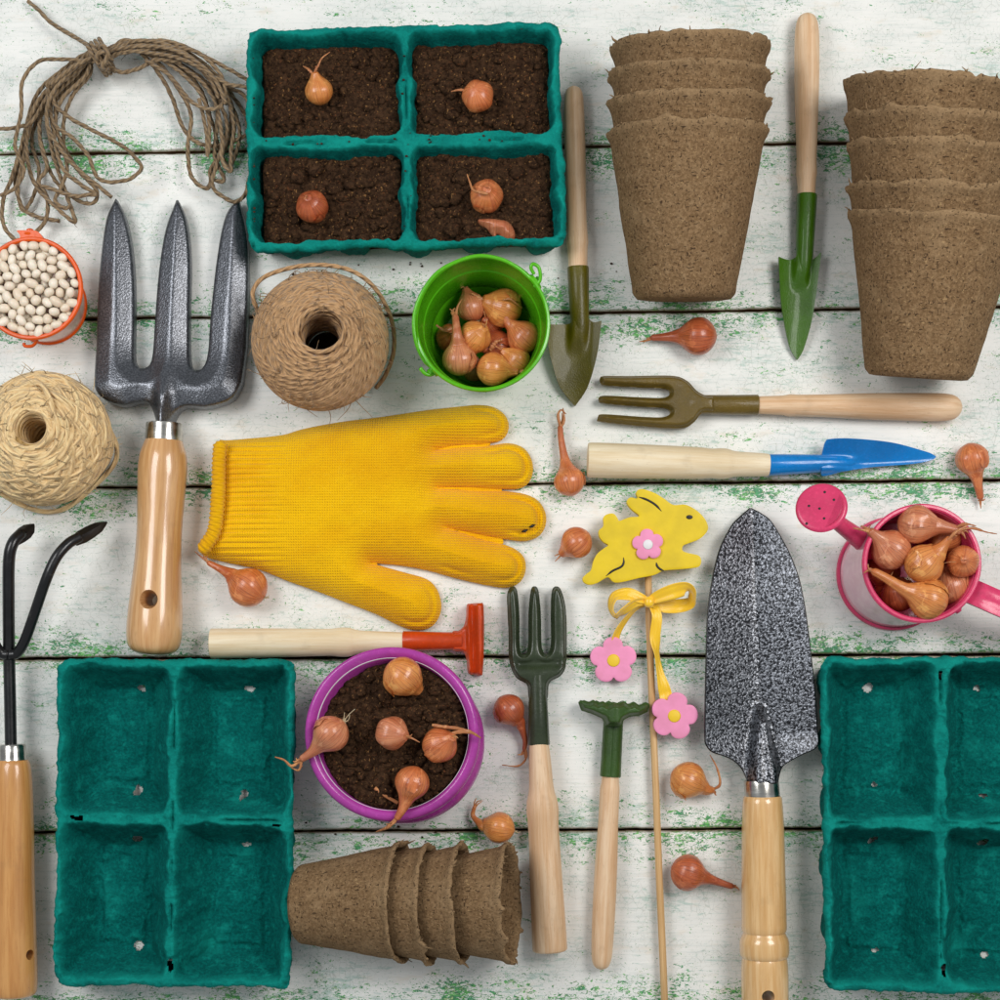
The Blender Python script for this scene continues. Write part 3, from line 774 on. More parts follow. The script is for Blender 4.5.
# ================================================================ peat pots on their sides
def peat_pot(base, rimc, r0, r1, seed, label, group, L=None, thick=.03):
    """base, rimc: world points of the centre of the bottom and of the rim"""
    b = np.array(base); a = np.array(rimc)-b; L = np.linalg.norm(a); a /= L
    up = np.array([0, 0, 1.0]); N = up-a*a.dot(up); N /= np.linalg.norm(N); B = np.cross(a, N)
    ns = 220
    phi = np.linspace(0, 2*PI, ns, endpoint=False)
    cs, sn = np.cos(phi), np.sin(phi)
    # along the wall: outside bottom to rim, then down the inside
    out = [(0.0, .0), (0.0, .5), (0.0, .82), (.005, .93), (.03, 1.0)]
    rows = []
    for t, rf in out: rows.append((t*L, r0*rf, 0))
    for t in np.linspace(.045, .90, 40): rows.append((t*L, r0+(r1-r0)*t, 0))
    for t, ex, e in ((.93, .006, .1), (.95, .016, .25), (.962, .024, .5), (.978, .026, .7), (.99, .024, .9), (1.0, .018, 1)): rows.append((t*L, r0+(r1-r0)*t+ex, e))
    for t, ex, e in ((1.002, .008, 1), (.985, -thick*.7, .85), (.955, -thick, .4)): rows.append((t*L, r0+(r1-r0)*t+ex, e))
    for t in np.linspace(.92, .06, 16): rows.append((t*L, r0+(r1-r0)*t-thick, 0))
    rows.append((.045*L, 0.001, 0))
    T = np.array([r[0] for r in rows])[:, None]; R = np.array([r[1] for r in rows])[:, None]; E = np.array([r[2] for r in rows])[:, None]
    c3 = (cs*2+seed)[None]; s3 = sn[None]*2
    jag = .026*fbm(cs*1.6+seed, sn*1.6, seed=seed, oct=2)+.022*fbm(cs*8+seed, sn*8, seed=seed+1, oct=4)*sstep(-.3, .5, vnoise(cs*2+seed, sn*2, seed=seed+40))
    flap = np.zeros(ns); rr_ = random.Random(seed)
    for _ in range(6):
        p0 = rr_.uniform(0, 2*PI); w = rr_.uniform(.03, .12); flap += rr_.uniform(-.05, .05)*np.exp(-((phi-p0+PI) % (2*PI)-PI)**2/(w*w))
    TT = T+E*(jag+flap)[None]
    RR = R*(1+.012*fbm(cs[None]*1.2+seed, sn[None]*1.2, T*1.0, seed=seed+2))
    RR = RR+(R > .05)*(.010*fbm(R*cs[None]*6, R*sn[None]*6, T*6, seed=seed+3, oct=3))+E*(.020*fbm(cs[None]*5, sn[None]*5, T*5, seed=seed+4, oct=3)+.020*fbm(cs[None]*16, sn[None]*16, T*18, seed=seed+5, oct=2)+.4*np.abs(flap)[None])
    RR = RR*(1+0*TT)
    P = b+TT[..., None]*a+(RR*cs[None])[..., None]*N+(RR*sn[None])[..., None]*B
    m = len(rows); i = np.arange(m-1)[:, None]; j = np.arange(ns)[None]
    q = np.stack([i*ns+j, (i+1)*ns+j, (i+1)*ns+(j+1) % ns, i*ns+(j+1) % ns], -1).reshape(-1, 4)
    mb = MB(); mb.add(P.reshape(-1, 3), q)
    at = [E[:, 0].repeat(ns)*.55]
    ir = [i for i in range(m) if rows[i][2] == 1][0]
    for q in range(12):
        j0 = rr_.randrange(ns); p = P[ir+rr_.choice([0, 1]), j0]; out_ = N*cs[j0]+B*sn[j0]
        dd = a*rr_.uniform(.2, 1)+out_*rr_.uniform(-.1, .9)+np.cross(a, out_)*rr_.uniform(-1, 1); Lf = rr_.uniform(.02, .07); w0 = rr_.uniform(.006, .016)
        nb_ = mb.n; sweep(mb, [p-dd*.01, p+dd*Lf*.5, p+dd*Lf+np.array([rr_.uniform(-.01, .01)]*3)], [w0, w0*.7, .003], 5); at.append(np.full(mb.n-nb_, .5))
    at = np.concatenate(at)
    zmin = P[..., 2].min()
    o = mb.build('peat_pot', M['peat'], origin=(float(b[0]), float(b[1]), 0), attr={'rim': at})
    tag(o, label, 'plant pot', group)
    return o

def stack(bpx, rims, r0, r1, seed, labels, group):
    """bpx: px of the bottom centre; rims: px of each rim's centre, the outermost pot first"""
    zb = r0; zr = r1
    b = np.array(G(bpx[0], bpx[1], zb)); first = np.array(G(rims[0][0], rims[0][1], zr))
    v = first-b
    for k, rp in enumerate(rims):
        c = np.array(G(rp[0], rp[1], zr))
        j = .012*k
        c[2] = zr+.001*k; bb = c-v
        peat_pot(bb+np.array([0, 0, 0]), c, r0, r1, seed+k*13, labels[k], group)
stack((684, 300), [(687, 131), (689, 102), (689, 73), (690, 46)], .485, .745, 5,
      ['outermost peat pot of the stack by the green trowel, its whole side showing', 'second peat pot down from the outermost rim, in the stack left of the green trowel',
       'third peat pot of the top centre stack, a narrow torn band between two rims', 'innermost peat pot of the top centre stack with a torn left corner'], 'peat pots nested in the top centre stack')
stack((918, 378), [(936, 217), (935, 189), (934, 148), (933, 120), (931, 85)], .50, .80, 90,
      ['outermost peat pot of the stack of five at the right edge, its whole side showing', 'second peat pot in the right edge stack, a narrow band above the outermost rim',
       'middle peat pot of the stack of five, a wide band with a seam', 'fourth peat pot of the right edge stack, a narrow band below the topmost rim', 'topmost innermost peat pot of the right edge stack with a frayed left corner'], 'peat pots nested in the right edge stack')
stack((298, 904), [(403, 902), (432, 903), (464, 903), (511, 903)], .375, .56, 151,
      ['outermost peat pot of the bottom stack, its bottom touching the teal tray', 'second peat pot of the bottom stack, a curved band right of the first torn rim',
       'third peat pot of the bottom stack, between two torn rims', 'rightmost peat pot of the bottom stack with its dark opening showing'], 'peat pots nested in the bottom stack')

# crumbs of soil spilled on the rims of the filled tray and beside it
Rc = random.Random(3); mb = MB()
for k in range(90):
    if k < 60:
        u, v = Rc.choice([(Rc.uniform(.02, .98), .515+Rc.gauss(0, .012)), (.505+Rc.gauss(0, .012), Rc.uniform(.04, .96)), (Rc.uniform(.03, .97), Rc.choice([.03, .975])), (Rc.choice([.022, .978]), Rc.uniform(.05, .95))])
        q = np.array(at1(u, v, TH-.035))
    else:
        q = np.array(G(Rc.gauss(405, 110), 262+Rc.expovariate(.12)*.5, .004))
        if Rc.random() < .5: q = np.array(G(Rc.gauss(400, 70), 826+Rc.gauss(0, 6), .004))
    s_ = Rc.uniform(.006, .017); vv, ff = ICO1
    w = vv*(1+.4*fbm(vv[:, 0]*2+k, vv[:, 1]*2, vv[:, 2]*2, seed=k, oct=2))[:, None]*s_*np.array([1, Rc.uniform(.6, 1), .6])
    mb.add(w+q+np.array([0, 0, s_*.3]), ff)
tag(mb.build('soil_crumb', M['soil']), 'tiny dark soil crumbs scattered on the rims of the filled tray', 'soil', kind='stuff')
# ================================================================ hand tools
def tool(name, label, cat, px, py):
    x, y, _ = G(px, py, 0); return empty(name, (x, y, 0), label, cat)

def handle(par, a, b, prof, mat, hole=None, sides=36, name='handle'):
    """a, b: (px, py, z) ends; prof: [(t, radius in px)]"""
    p0 = np.array(G(*a)); p1 = np.array(G(*b))
    mb = MB(); lathe_line(mb, p0, p1, smoothprof([(t, r/100) for t, r in prof], 70), sides)
    o = mb.build(name, mat, par, origin=tuple(p0), sharp=50)
    if hole:
        hx, hy, hr, hz, mode = hole
        c = np.array(G(hx, hy, hz)); cb = MB()
        d = np.array([0, 0, 1.0]) if mode == 'up' else np.array([.75, 0, .66])
        lathe_line(cb, c-d*.8, c+d*.8, [(0, hr/100), (.3, hr/100), (.7, hr/100), (1, hr/100)], 24)
        carve(o, cb)
        cb = MB(); top = c+d*(hr/100*0+.0)
        carve_cone = hr/100*1.7
        return o
    return o

def plate(par, pts, res, ztop, thick, mat, name, n=220, z=.2, smooth=True, sharp=35, origin=None):
    ol = GA(pts, z)
    if smooth: ol = spl(ol, n, closed=True)
    mb = MB(); puff(mb, ol, res, ztop, lambda x, y, d: np.maximum(.004, ztop(x, y, d)-thick) if not callable(thick) else thick(x, y, d))
    return mb.build(name, mat, par, sharp=sharp)

def corner(pts):   # doubles marked points so that the spline keeps a corner there
    out = []
    for p in pts:
        if len(p) == 3: out += [(p[0], p[1]), (p[0]+.4, p[1]+.4)]
        else: out.append(p)
    return out

def axisfun(px0, px1, z=.2):
    a = np.array(G(px0[0], px0[1], z)[:2]); b = np.array(G(px1[0], px1[1], z)[:2]); L = np.linalg.norm(b-a); d = (b-a)/L
    def f(x, y):
        t = ((x-a[0])*d[0]+(y-a[1])*d[1]); s = -(x-a[0])*d[1]+(y-a[1])*d[0]
        return t, s
    return f, L

# ---- big three-pronged fork -------------------------------------------------
t = tool('garden_fork', 'large grey hammered garden fork with three broad prongs and varnished handle', 'hand fork', 160, 430)
o_ = [(113.9, 195.6), (104, 219), (97.5, 271), (95, 323), (94, 375), (95.5, 389), (104, 399), (122, 405), (141.7, 401.5), (151, 406), (158, 424), (159, 432), (170, 432), (170.5, 424), (177, 411), (187, 406), (208, 406.5),
      (231, 399), (240, 385), (242, 375), (245.7, 336), (247.2, 271), (244.5, 227), (237, 195.6), (224, 214), (216, 253), (209.5, 310), (206.7, 350), (203, 365), (196.5, 370), (190, 365), (187.7, 350), (187.7, 310), (188.5, 258), (184.6, 219), (175.5, 195.6),
      (164, 227), (157, 271), (153, 323), (151, 354), (148.5, 364), (141.7, 368), (135, 364), (132, 352), (132.6, 297), (130, 250), (123.5, 216)]
fz, _ = axisfun((164, 430), (176, 196))
def zt(x, y, d):
    t_, s = fz(x, y)
    neck = sstep(.75, .05, t_)
    return .17+.02*sstep(0, .018, d)+.38*(np.sqrt(.17**2+.0001)-np.sqrt((.17-np.minimum(d, .17))**2+.0001))+.10*np.exp(-(s/.07)**2)*neck+.10*sstep(.9, .2, t_)
# corners at tips kept: polyline outline lightly smoothed
ol = GA(o_, .25); 
def semi(ol, tips, k=6):
    """spline between the sharp tips"""
    n = len(ol); out = []
    tips = sorted(tips)
    for a, b in zip(tips, tips[1:]+[tips[0]+n]):
        seg = np.array([ol[i % n] for i in range(a, b+1)])
        out.append(spl(seg, max(6, (len(seg)-1)*k))[:-1])
    return np.concatenate(out)
ol = semi(ol, [0, 23, 35])
mb = MB(); puff(mb, ol, .016, zt, lambda x, y, d: 0*x+.06+.03*sstep(0, .05, d))
mb.build('fork_head', M['fork'], t, sharp=40)
mb = MB(); lathe_line(mb, G(164.5, 423, .30), G(164, 441, .30), [(0, .15), (.03, .176), (.12, .18), (1, .183)], 40); mb.build('ferrule', M['steel'], t, sharp=30)
h = handle(t, (164, 440, .30), (153, 656, .30), [(0, 18), (.02, 19.5), (.07, 22.8), (.14, 24), (.22, 23.4), (.4, 22), (.55, 22.6), (.7, 25), (.84, 27), (.92, 26.6), (.965, 23.5), (.99, 15), (1, 0)], M['ash'], hole=(154, 600, 6.5, .3, 'up'))
# countersunk lip of the hanging hole
cb = MB(); c0 = np.array(G(154, 600, .3)); lathe_line(cb, c0+np.array([0, 0, .17]), c0+np.array([0, 0, .5]), [(0, .065), (.5, .12), (1, .3)], 24); carve(h, cb)

# ---- big trowel ------------------------------------------------------------
t = tool('garden_trowel', 'large silver black speckled trowel with pointed blade and long varnished grooved handle', 'trowel', 762, 780)
o_ = [(753.5, 507), (743, 516), (733, 527), (719, 556), (708.8, 607), (706, 668), (704.8, 735), (706.5, 745), (712, 751), (724, 755), (734, 760), (742, 768), (748, 781), (774, 781), (779, 770), (785, 763), (800, 754), (813, 747.5), (816.3, 741), (815.5, 730), (812, 678.7), (803, 602), (793, 561), (775, 524), (764, 513)]
fz, L_ = axisfun((762, 781), (754, 507))
def zt(x, y, d):
    t_, s = fz(x, y)
    sock = sstep(.80, .55, t_)*np.exp(-(s/(.05+.09*sstep(.8, 0, t_)))**4)
    return .14+.33*np.sqrt(s*s+.0006)+.10*s*s+.20*sock+.12*sstep(.5, 0, t_)-.05*sstep(1.6, 2.7, t_)
ol = semi(GA(o_, .28), [0, 12, 13])
mb = MB(); puff(mb, ol, .018, zt, lambda x, y, d: np.maximum(.01, zt(x, y, d)-.05)); bl = mb.build('blade', M['trowel'], t, sharp=40)
mb = MB(); e3 = spl(np.concatenate([ol, ol[:1]]), 240)
ed = np.stack([e3[:, 0], e3[:, 1], zt(e3[:, 0], e3[:, 1], 0)-.02], 1); sweep(mb, ed, .014, 8, cap=False); mb.build('blade_edge', M['black'], t)
mb = MB(); lathe_line(mb, G(761, 779, .3), G(762.5, 797, .3), [(0, .15), (.03, .165), (.12, .17), (1, .172)], 40); mb.build('ferrule', M['steel'], t, sharp=30)
handle(t, (762.5, 796, .30), (766, 1075, .30), [(0, 17.5), (.01, 19), (.1, 20.5), (.3, 21.5), (.44, 22), (.475, 22.2), (.49, 20.6), (.505, 22.4), (.515, 23.8), (.54, 24.2), (.57, 23.8), (.583, 21.2), (.6, 22.6), (.7, 23), (.9, 21), (.97, 15), (1, 0)], M['ash2'], hole=(764.5, 992, 6.2, .3, 'up'))

# ---- three-tined cultivator (left edge) ------------------------------------
t = tool('hand_cultivator', 'black three-tined cultivator with orange-brown varnished handle at the left edge', 'cultivator', 12, 752)
mb = MB(); P = spl([G(11, 752, .3), G(10, 700, .3), G(9, 650, .32), (G(8.6, 600, .42)), G(9, 560, .5), G(13, 543, .5), G(22, 533, .42)], 70); sweep(mb, P, np.full(len(P), .058), 14); mb.build('shaft', M['black'], t)
def tip(p0, p1, wd, nm):
    a = np.array(p0); b = np.array(p1); d = b-a; L = np.linalg.norm(d); d /= L; n = np.array([-d[1], d[0], 0]); n /= np.linalg.norm(n)
    up = np.cross(d, n); up = up if up[2] > 0 else -up
    V = []; F = []
    prof = [(0, .052, .05), (.25, .07, .045), (.5, wd, .03), (.75, wd*.82, .02), (.93, wd*.35, .012), (1, .008, .004)]
    for tt, w_, h_ in prof:
        c = a+d*L*tt
        for sx, sz in ((-1, -.3), (-.45, .6), (0, 1), (.45, .6), (1, -.3), (0, -1)): V.append(c+n*w_*sx+up*h_*sz)
    for k in range(len(prof)-1):
        for j in range(6): F.append((k*6+j, k*6+(j+1) % 6, (k+1)*6+(j+1) % 6, (k+1)*6+j))
    m_ = MB(); m_.add(V, F); return m_.build(nm, M['black'], t, sharp=35)
tip(G(15, 541, .5), G(34, 524, .3), .078, 'tine_tip')
mb = MB(); P = spl([G(9, 655, .36), G(17, 653, .36), G(25, 640, .42), G(35, 612, .55), G(46, 580, .66), G(56, 558, .66), G(68, 544, .6), G(80, 537, .52)], 80); sweep(mb, P, .052, 14); mb.build('tine', M['black'], t)
tip(G(74, 541, .56), G(107, 522, .3), .068, 'tine_tip')
mb = MB(); P = spl([G(9, 655, .36), G(1, 653, .36), G(-7, 640, .42), G(-18, 612, .55), G(-30, 580, .66), G(-40, 558, .66), G(-52, 544, .6)], 80); sweep(mb, P, .052, 14); mb.build('tine', M['black'], t)
mb = MB(); lathe_line(mb, G(12, 744, .3), G(12.5, 761, .3), [(0, .10), (.02, .125), (.12, .135), (.85, .137), (.95, .142), (1, .13)], 40); mb.build('ferrule', M['steel'], t, sharp=30)
handle(t, (12.5, 760, .30), (13, 999, .30), [(0, 15), (.02, 17), (.1, 19), (.3, 20.5), (.5, 21), (.7, 22.4), (.88, 23.5), (.96, 23), (.985, 19), (1, 0)], M['ash3'], hole=(31, 955, 5, .42, 'side'))

# ---- small tools -----------------------------------------------------------
def socket(par, a, b, ra, rb, mat, name='socket', taper=False):
    p0 = np.array(G(*a)); p1 = np.array(G(*b)); mb = MB()
    lathe_line(mb, p0, p1, [(0, ra/100-.02), (0.001, ra/100), (.02, ra/100+.004), (.5, (ra+rb)/200)]+([(.72, rb/100), (.84, rb/118), (.93, rb/160), (1, rb/400)] if taper else [(1, rb/100)]), 28)
    return mb.build(name, mat, par, origin=tuple(p0), sharp=40)

# olive trowel beside the filled tray
t = tool('small_trowel', 'olive enamelled small trowel with pale handle between teal tray and peat pots', 'trowel', 576, 268)
handle(t, (573.5, 85.5, .13), (578, 269, .13), [(0, 0), (.015, 5.5), (.04, 8.6), (.1, 9.8), (.3, 10.3), (.5, 10.1), (.7, 9.8), (.8, 10.4), (.86, 10.9), (.88, 10.2), (.95, 9.6), (1, 9.4)], M['beech'])
socket(t, (578, 267, .14), (580.5, 346, .10), 10.4, 9.2, M['olive'], taper=True)
o_ = [(546.5, 325), (548, 345), (552, 363), (560, 386), (575.4, 405), (588, 386), (597, 355), (601.7, 320.5), (594, 322), (590, 319), (585, 312), (577, 312), (572, 322), (565, 324)]
fz, _ = axisfun((579, 315), (575, 405))
zt = lambda x, y, d: (lambda ts: .10+.55*np.abs(ts[1])**1.7+.09*np.exp(-(ts[1]/.085)**4)*sstep(.42, .12, ts[0])-.04*sstep(.5, .9, ts[0]))(fz(x, y))
mb = MB(); ol = semi(GA(o_, .14), [0, 4, 7]); puff(mb, ol, .012, zt, lambda x, y, d: np.maximum(.005, zt(x, y, d)-.03)); mb.build('blade', M['olive'], t, sharp=45)

# leaf-green trowel
t = tool('small_trowel', 'leaf green small trowel with pale handle standing between two peat pot stacks', 'trowel', 807, 195)
handle(t, (807, 12.5, .14), (806.5, 196, .14), [(0, 0), (.015, 6), (.04, 9.5), (.1, 11.6), (.2, 12.2), (.4, 12), (.6, 11), (.78, 9.9), (.86, 10.1), (.885, 10.4), (.9, 9.6), (.95, 8.9), (1, 8.7)], M['beech'])
socket(t, (807, 194.5, .14), (803.5, 280, .11), 9.8, 8.5, M['green'], taper=True)
o_ = [(778.3, 257), (779.3, 275), (781, 300), (785.5, 325), (791.5, 346), (799, 358.5), (805, 348), (812, 322), (817, 290), (820, 265), (821.6, 250.5), (816, 257), (812, 258), (810, 250), (798, 250), (796, 257), (788, 259)]
fz, _ = axisfun((803, 255), (799, 358))
zt = lambda x, y, d: (lambda ts: .08+.95*np.abs(ts[1]-.0)**1.7+.09*np.exp(-(ts[1]/.075)**4)*sstep(.38, .1, ts[0])-.03*sstep(.6, 1, ts[0]))(fz(x, y))
mb = MB(); ol = semi(GA(o_, .14), [0, 5, 10]); puff(mb, ol, .012, zt, lambda x, y, d: np.maximum(.005, zt(x, y, d)-.03)); mb.build('blade', M['green'], t, sharp=45)

# bronze fork lying across
t = tool('small_fork', 'bronze green small fork lying sideways above the blue trowel, prongs left', 'hand fork', 757, 405)
handle(t, (757, 405, .13), (962.5, 407.5, .13), [(0, 8.4), (.03, 8.8), (.12, 9.6), (.16, 11), (.2, 10.7), (.35, 11.4), (.55, 13), (.75, 13.6), (.88, 13.8), (.945, 12.6), (.975, 9.5), (.99, 5.5), (1, 0)], M['beech'])
socket(t, (758, 405, .13), (695, 404.5, .13), 9.8, 9.4, M['bronze'])
o_ = [(600, 378), (604, 375.4), (630, 375.4), (672, 375), (687, 380), (697, 391), (706, 396), (714, 397), (714, 412), (702, 413), (694, 422), (681, 427.7), (643, 425.6), (601, 420.8), (598.5, 417), (603, 413.6), (643, 416.2), (664, 416.4), (671, 412), (665, 407.6), (640, 406), (604, 402.5), (599, 399), (604, 395), (640, 396.6), (664, 397), (670.5, 392.5), (665, 388), (640, 386.8), (606, 384.6), (601, 382)]
fz, _ = axisfun((757, 405), (600, 400))
zt = lambda x, y, d: .12+.06*sstep(0, .04, d)+.10*np.minimum(d, .12)+.06*sstep(.75, .5, fz(x, y)[0])
mb = MB(); puff(mb, spl(GA(o_, .16), 260, closed=True), .010, zt, lambda x, y, d: 0*x+.06); mb.build('fork_head', M['bronze'], t, sharp=50)

# blue trowel
t = tool('small_trowel', 'bright blue small trowel lying sideways with thick cream wooden handle', 'trowel', 768, 464)
handle(t, (587.5, 460, .17), (769, 465, .17), [(0, 15.5), (.004, 17), (.03, 17.4), (.2, 17.2), (.5, 16.2), (.62, 15.6), (.68, 14.6), (.73, 15.2), (.77, 14.8), (.82, 12.6), (.97, 11.4), (1, 10.4)], M['beech2'])
socket(t, (768, 465, .16), (856, 462.5, .10), 10.4, 8.2, M['blue'], taper=True)
o_ = [(823.5, 444), (826, 440.5), (849, 439.6), (891, 443), (928.6, 451), (938.4, 455.5), (935, 458.5), (916, 462.8), (874, 466.2), (845, 471), (830, 474.5), (822, 474), (822, 460)]
fz, _ = axisfun((820, 462), (938, 456))
def zt(x, y, d):
    t_, s = fz(x, y)
    return .10+.65*np.clip(s+.02, 0, 1)**1.25*1.6*sstep(1.4, .7, t_)+.10*np.exp(-((s+.03)/.075)**4)*sstep(.5, .05, t_)+.25*np.clip(-s-.03, 0, 1)
ol = semi(GA(o_, .18), [0, 5]); mb = MB(); puff(mb, ol, .011, zt, lambda x, y, d: np.maximum(.005, zt(x, y, d)-.03)); mb.build('blade', M['blue'], t, sharp=50)

# red hoe
t = tool('small_hoe', 'red T-shaped small hoe with cream wooden handle under the yellow glove', 'hoe', 403, 642)
handle(t, (210.5, 643.5, .15), (404, 641.5, .15), [(0, 12.5), (.005, 14.4), (.03, 14.8), (.3, 14.4), (.55, 13.6), (.62, 13.4), (.67, 14.4), (.72, 14.2), (.77, 11.6), (.95, 9.6), (1, 9)], M['beech2'])
socket(t, (403, 641.2, .15), (462, 641, .16), 9.6, 8.6, M['red'])
o_ = [(452, 632.5), (459, 630.5), (464, 625), (466, 616), (466.6, 605.5), (470, 603.6), (480, 603.4), (483.4, 606), (484, 640), (482.6, 672), (480, 675.4), (471, 674.6), (467.6, 672), (466.4, 660), (463, 652), (452, 649.6)]
fz, _ = axisfun((450, 641), (484, 640))
zt = lambda x, y, d: .17+.05*sstep(0, .025, d)+.22*sstep(.22, .30, fz(x, y)[0])*.45+.05*np.exp(-((fz(x, y)[0]-.19)/.02)**2)
mb = MB(); puff(mb, spl(GA(o_, .2), 160, closed=True), .010, zt, lambda x, y, d: 0*x+.02); mb.build('hoe_blade', M['red'], t, sharp=50)

# dark green fork
t = tool('small_fork', 'dark green small fork standing upright with thick pale handle, prongs up', 'hand fork', 539, 744)
handle(t, (550, 951, .17), (539, 743, .17), [(0, 15.5), (.005, 16.8), (.03, 17.2), (.3, 16.2), (.55, 15.2), (.62, 15.4), (.67, 16), (.72, 15.2), (.78, 12.4), (.9, 11), (1, 9.6)], M['beech'])
socket(t, (539, 745, .16), (537.5, 675, .16), 10.4, 8.8, M['dkgreen'])
o_ = [(512, 586), (508, 591), (507, 600), (508.5, 634), (509.2, 660), (515.5, 677), (527, 685), (530, 700), (546.5, 700), (549.5, 683), (561.5, 675), (566.6, 660), (566.4, 613), (561.7, 591), (556.5, 586), (552, 591), (551, 613), (551, 645), (546.6, 654), (542, 647), (541, 613), (538.4, 590), (534.6, 586), (531, 590), (528.6, 613), (528, 647), (524, 654.7), (520, 648), (519.4, 613), (517, 590)]
fz, _ = axisfun((538, 700), (535, 586))
zt = lambda x, y, d: .13+.06*sstep(0, .04, d)+.12*np.minimum(d, .12)+.04*sstep(.6, .2, fz(x, y)[0])-.05*np.exp(-((fz(x, y)[0]-.36)/.05)**2)*sstep(.02, .1, d)
mb = MB(); puff(mb, spl(GA(o_, .18), 260, closed=True), .010, zt, lambda x, y, d: 0*x+.06); mb.build('fork_head', M['dkgreen'], t, sharp=50)

# small green rake
t = tool('small_rake', 'small green rake with short toothed head and slim pale handle', 'rake', 611, 776)
handle(t, (601, 970, .12), (614, 705, .12), [(0, 0), (.01, 6), (.03, 9), (.08, 10.6), (.25, 11.4), (.42, 11), (.55, 10), (.66, 9.8), (.69, 9.6), (.72, 8.6), (.85, 8), (1, 7)], M['beech'])
# the socket is a sheet rolled round the stick, open along a seam
p0 = np.array(G(610.4, 776.5, .12)); p1 = np.array(G(613.4, 720, .12)); mb = MB()
lathe_line(mb, p0, p1, [(0, .085), (.001, .105), (.3, .102), (.7, .100), (.999, .098), (1, .08)], 40, mod=lambda L, a: 1-.13*np.exp(-(((a-2*PI) % (2*PI)-0)/.10)**2)-.13*np.exp(-(((a-2*PI) % (2*PI)-2*PI)/.10)**2))
mb.build('socket', M['rakegreen'], t, sharp=50)
o_ = [(579, 703), (581, 700.5), (590, 702), (594, 700), (598, 703), (604, 701.5), (608, 704.5), (614, 702), (619, 703.5), (624, 701), (629, 704.5), (635, 702), (640, 705.5), (646, 703), (650, 705), (648.5, 712), (640, 716), (630, 717), (624, 720), (622, 726), (606, 726), (603, 719), (592, 714), (582, 711)]
fz, _ = axisfun((579, 706), (650, 708))
zt = lambda x, y, d: .25+.10*sstep(0, .05, d)+.06*np.exp(-((fz(x, y)[0]-.35)/.1)**2)-.3*np.abs(fz(x, y)[0]-.35)**2
mb = MB(); puff(mb, GA(o_, .3), .008, zt, lambda x, y, d: 0*x+.10); 
# teeth going down to the boards
for k in range(6):
    px = 584+k*12.3; a = G(px, 704+k*.4, .2); b = G(px-.2, 703.5+k*.4, .01)
    P = np.array([a, ((np.array(a)+np.array(b))/2).tolist(), b]); sweep(mb, P, [.04, .035, .012], 8)
mb.build('rake_head', M['rakegreen'], t, sharp=50)
# ================================================================ knitted glove
gl = tag(None or empty('knitted_glove', (*G(370, 510, 0)[:2], 0), 'yellow knitted work glove lying flat with its fingers pointing right', 'glove'))
# outline, finger gaps drawn as narrow slits
S = 370/1000.0
def gp(x, y): return (190+x*S, 390+y*S)
pts = [gp(*q) for q in [(75, 131), (95, 132), (170, 126), (250, 117), (300, 102), (400, 83), (520, 68), (640, 50), (730, 40), (780, 36), (820, 42), (850, 62), (862, 90), (855, 118), (835, 134), (790, 142), (740, 144), (690, 150), (662, 158),
      (690, 156), (740, 152), (800, 148), (860, 140), (900, 152), (922, 180), (928, 215), (915, 248), (885, 264), (830, 264), (760, 260), (700, 259), (668, 262), (700, 265), (780, 270), (850, 270), (910, 280), (945, 300), (963, 335), (960, 370), (940, 395), (905, 406), (860, 402), (800, 392), (740, 379), (690, 369),
      (740, 386), (800, 405), (850, 416), (885, 432), (905, 455), (907, 490), (890, 520), (855, 533), (800, 526), (720, 508), (640, 486), (570, 473), (510, 467), (488, 466), (530, 478), (580, 492), (630, 506), (655, 522), (672, 550), (678, 590), (665, 625), (640, 645), (600, 648), (560, 635), (500, 605), (420, 574), (340, 543), (260, 515), (200, 490), (160, 478), (100, 466), (45, 452), (24, 440), (24, 425), (40, 400), (52, 370), (56, 330), (60, 260), (62, 200), (64, 150)]]
tips = [18, 31, 44, 58]
ol = semi(GA(pts, .15), tips, 4)
GW = GA(pts, .15)
fingers = [(gp(800, 90), 40), (gp(868, 205), 50), (gp(900, 340), 55), (gp(845, 478), 50), (gp(612, 590), 52)]
def zt(x, y, d):
    z = .05+.27*(1-np.exp(-d/.13))
    # the cuff lies flatter and is ribbed, the finger seams stand up near each tip
    px = 500+(CX+(x-CX)*CAMH/(CAMH-.2))*100; py = 500-(CY+(y-CY)*CAMH/(CAMH-.2))*100
    z -= .04*sstep(.0, .25, d)*sstep(330, 240, px)
    z += .010*np.sin(py*2*PI/6.2)*sstep(300, 250, px)*sstep(.02, .1, d)
    z += .030*fbm(x*1.5, y*1.9, seed=31)*sstep(0, .2, d)+.008*fbm(x*6, y*6, seed=33)
    return z
# the flat seam at each fingertip: a lower lip outside a raised edge
tipdirs = [(1, .18), (1, 0), (1, -.12), (1, -.28), (.9, -.62)]
tipc = [gp(770, 92), gp(850, 205), gp(880, 335), gp(832, 468), gp(598, 572)]
tipr = [.235, .235, .265, .235, .25]
def zt2(x, y, d):
    z = zt(x, y, d)
    for (c, r_, td) in zip(tipc, tipr, tipdirs):
        cc = np.array(G(c[0], c[1], .15)[:2]); tdv = np.array(td)/np.hypot(*td)
        rx = x-cc[0]; ry = y-cc[1]
        al = rx*tdv[0]+ry*tdv[1]; rr_ = np.hypot(rx, ry)
        m = sstep(-.05, .12, al)*sstep(.75, .5, rr_)
        z = z-m*(.022*np.exp(-((d-.075)/.022)**2))-m*.035*sstep(.075, .045, d)*0
        z = z+m*.01*np.exp(-((d-.035)/.025)**2)
    return z
mb = MB(); puff(mb, ol, .0115, zt2, lambda x, y, d: 0*x+.012)
mb.build('glove_body', M['knit'], gl, sharp=70)
mb = MB()      # added knit strips that keep the slits between the fingers dark
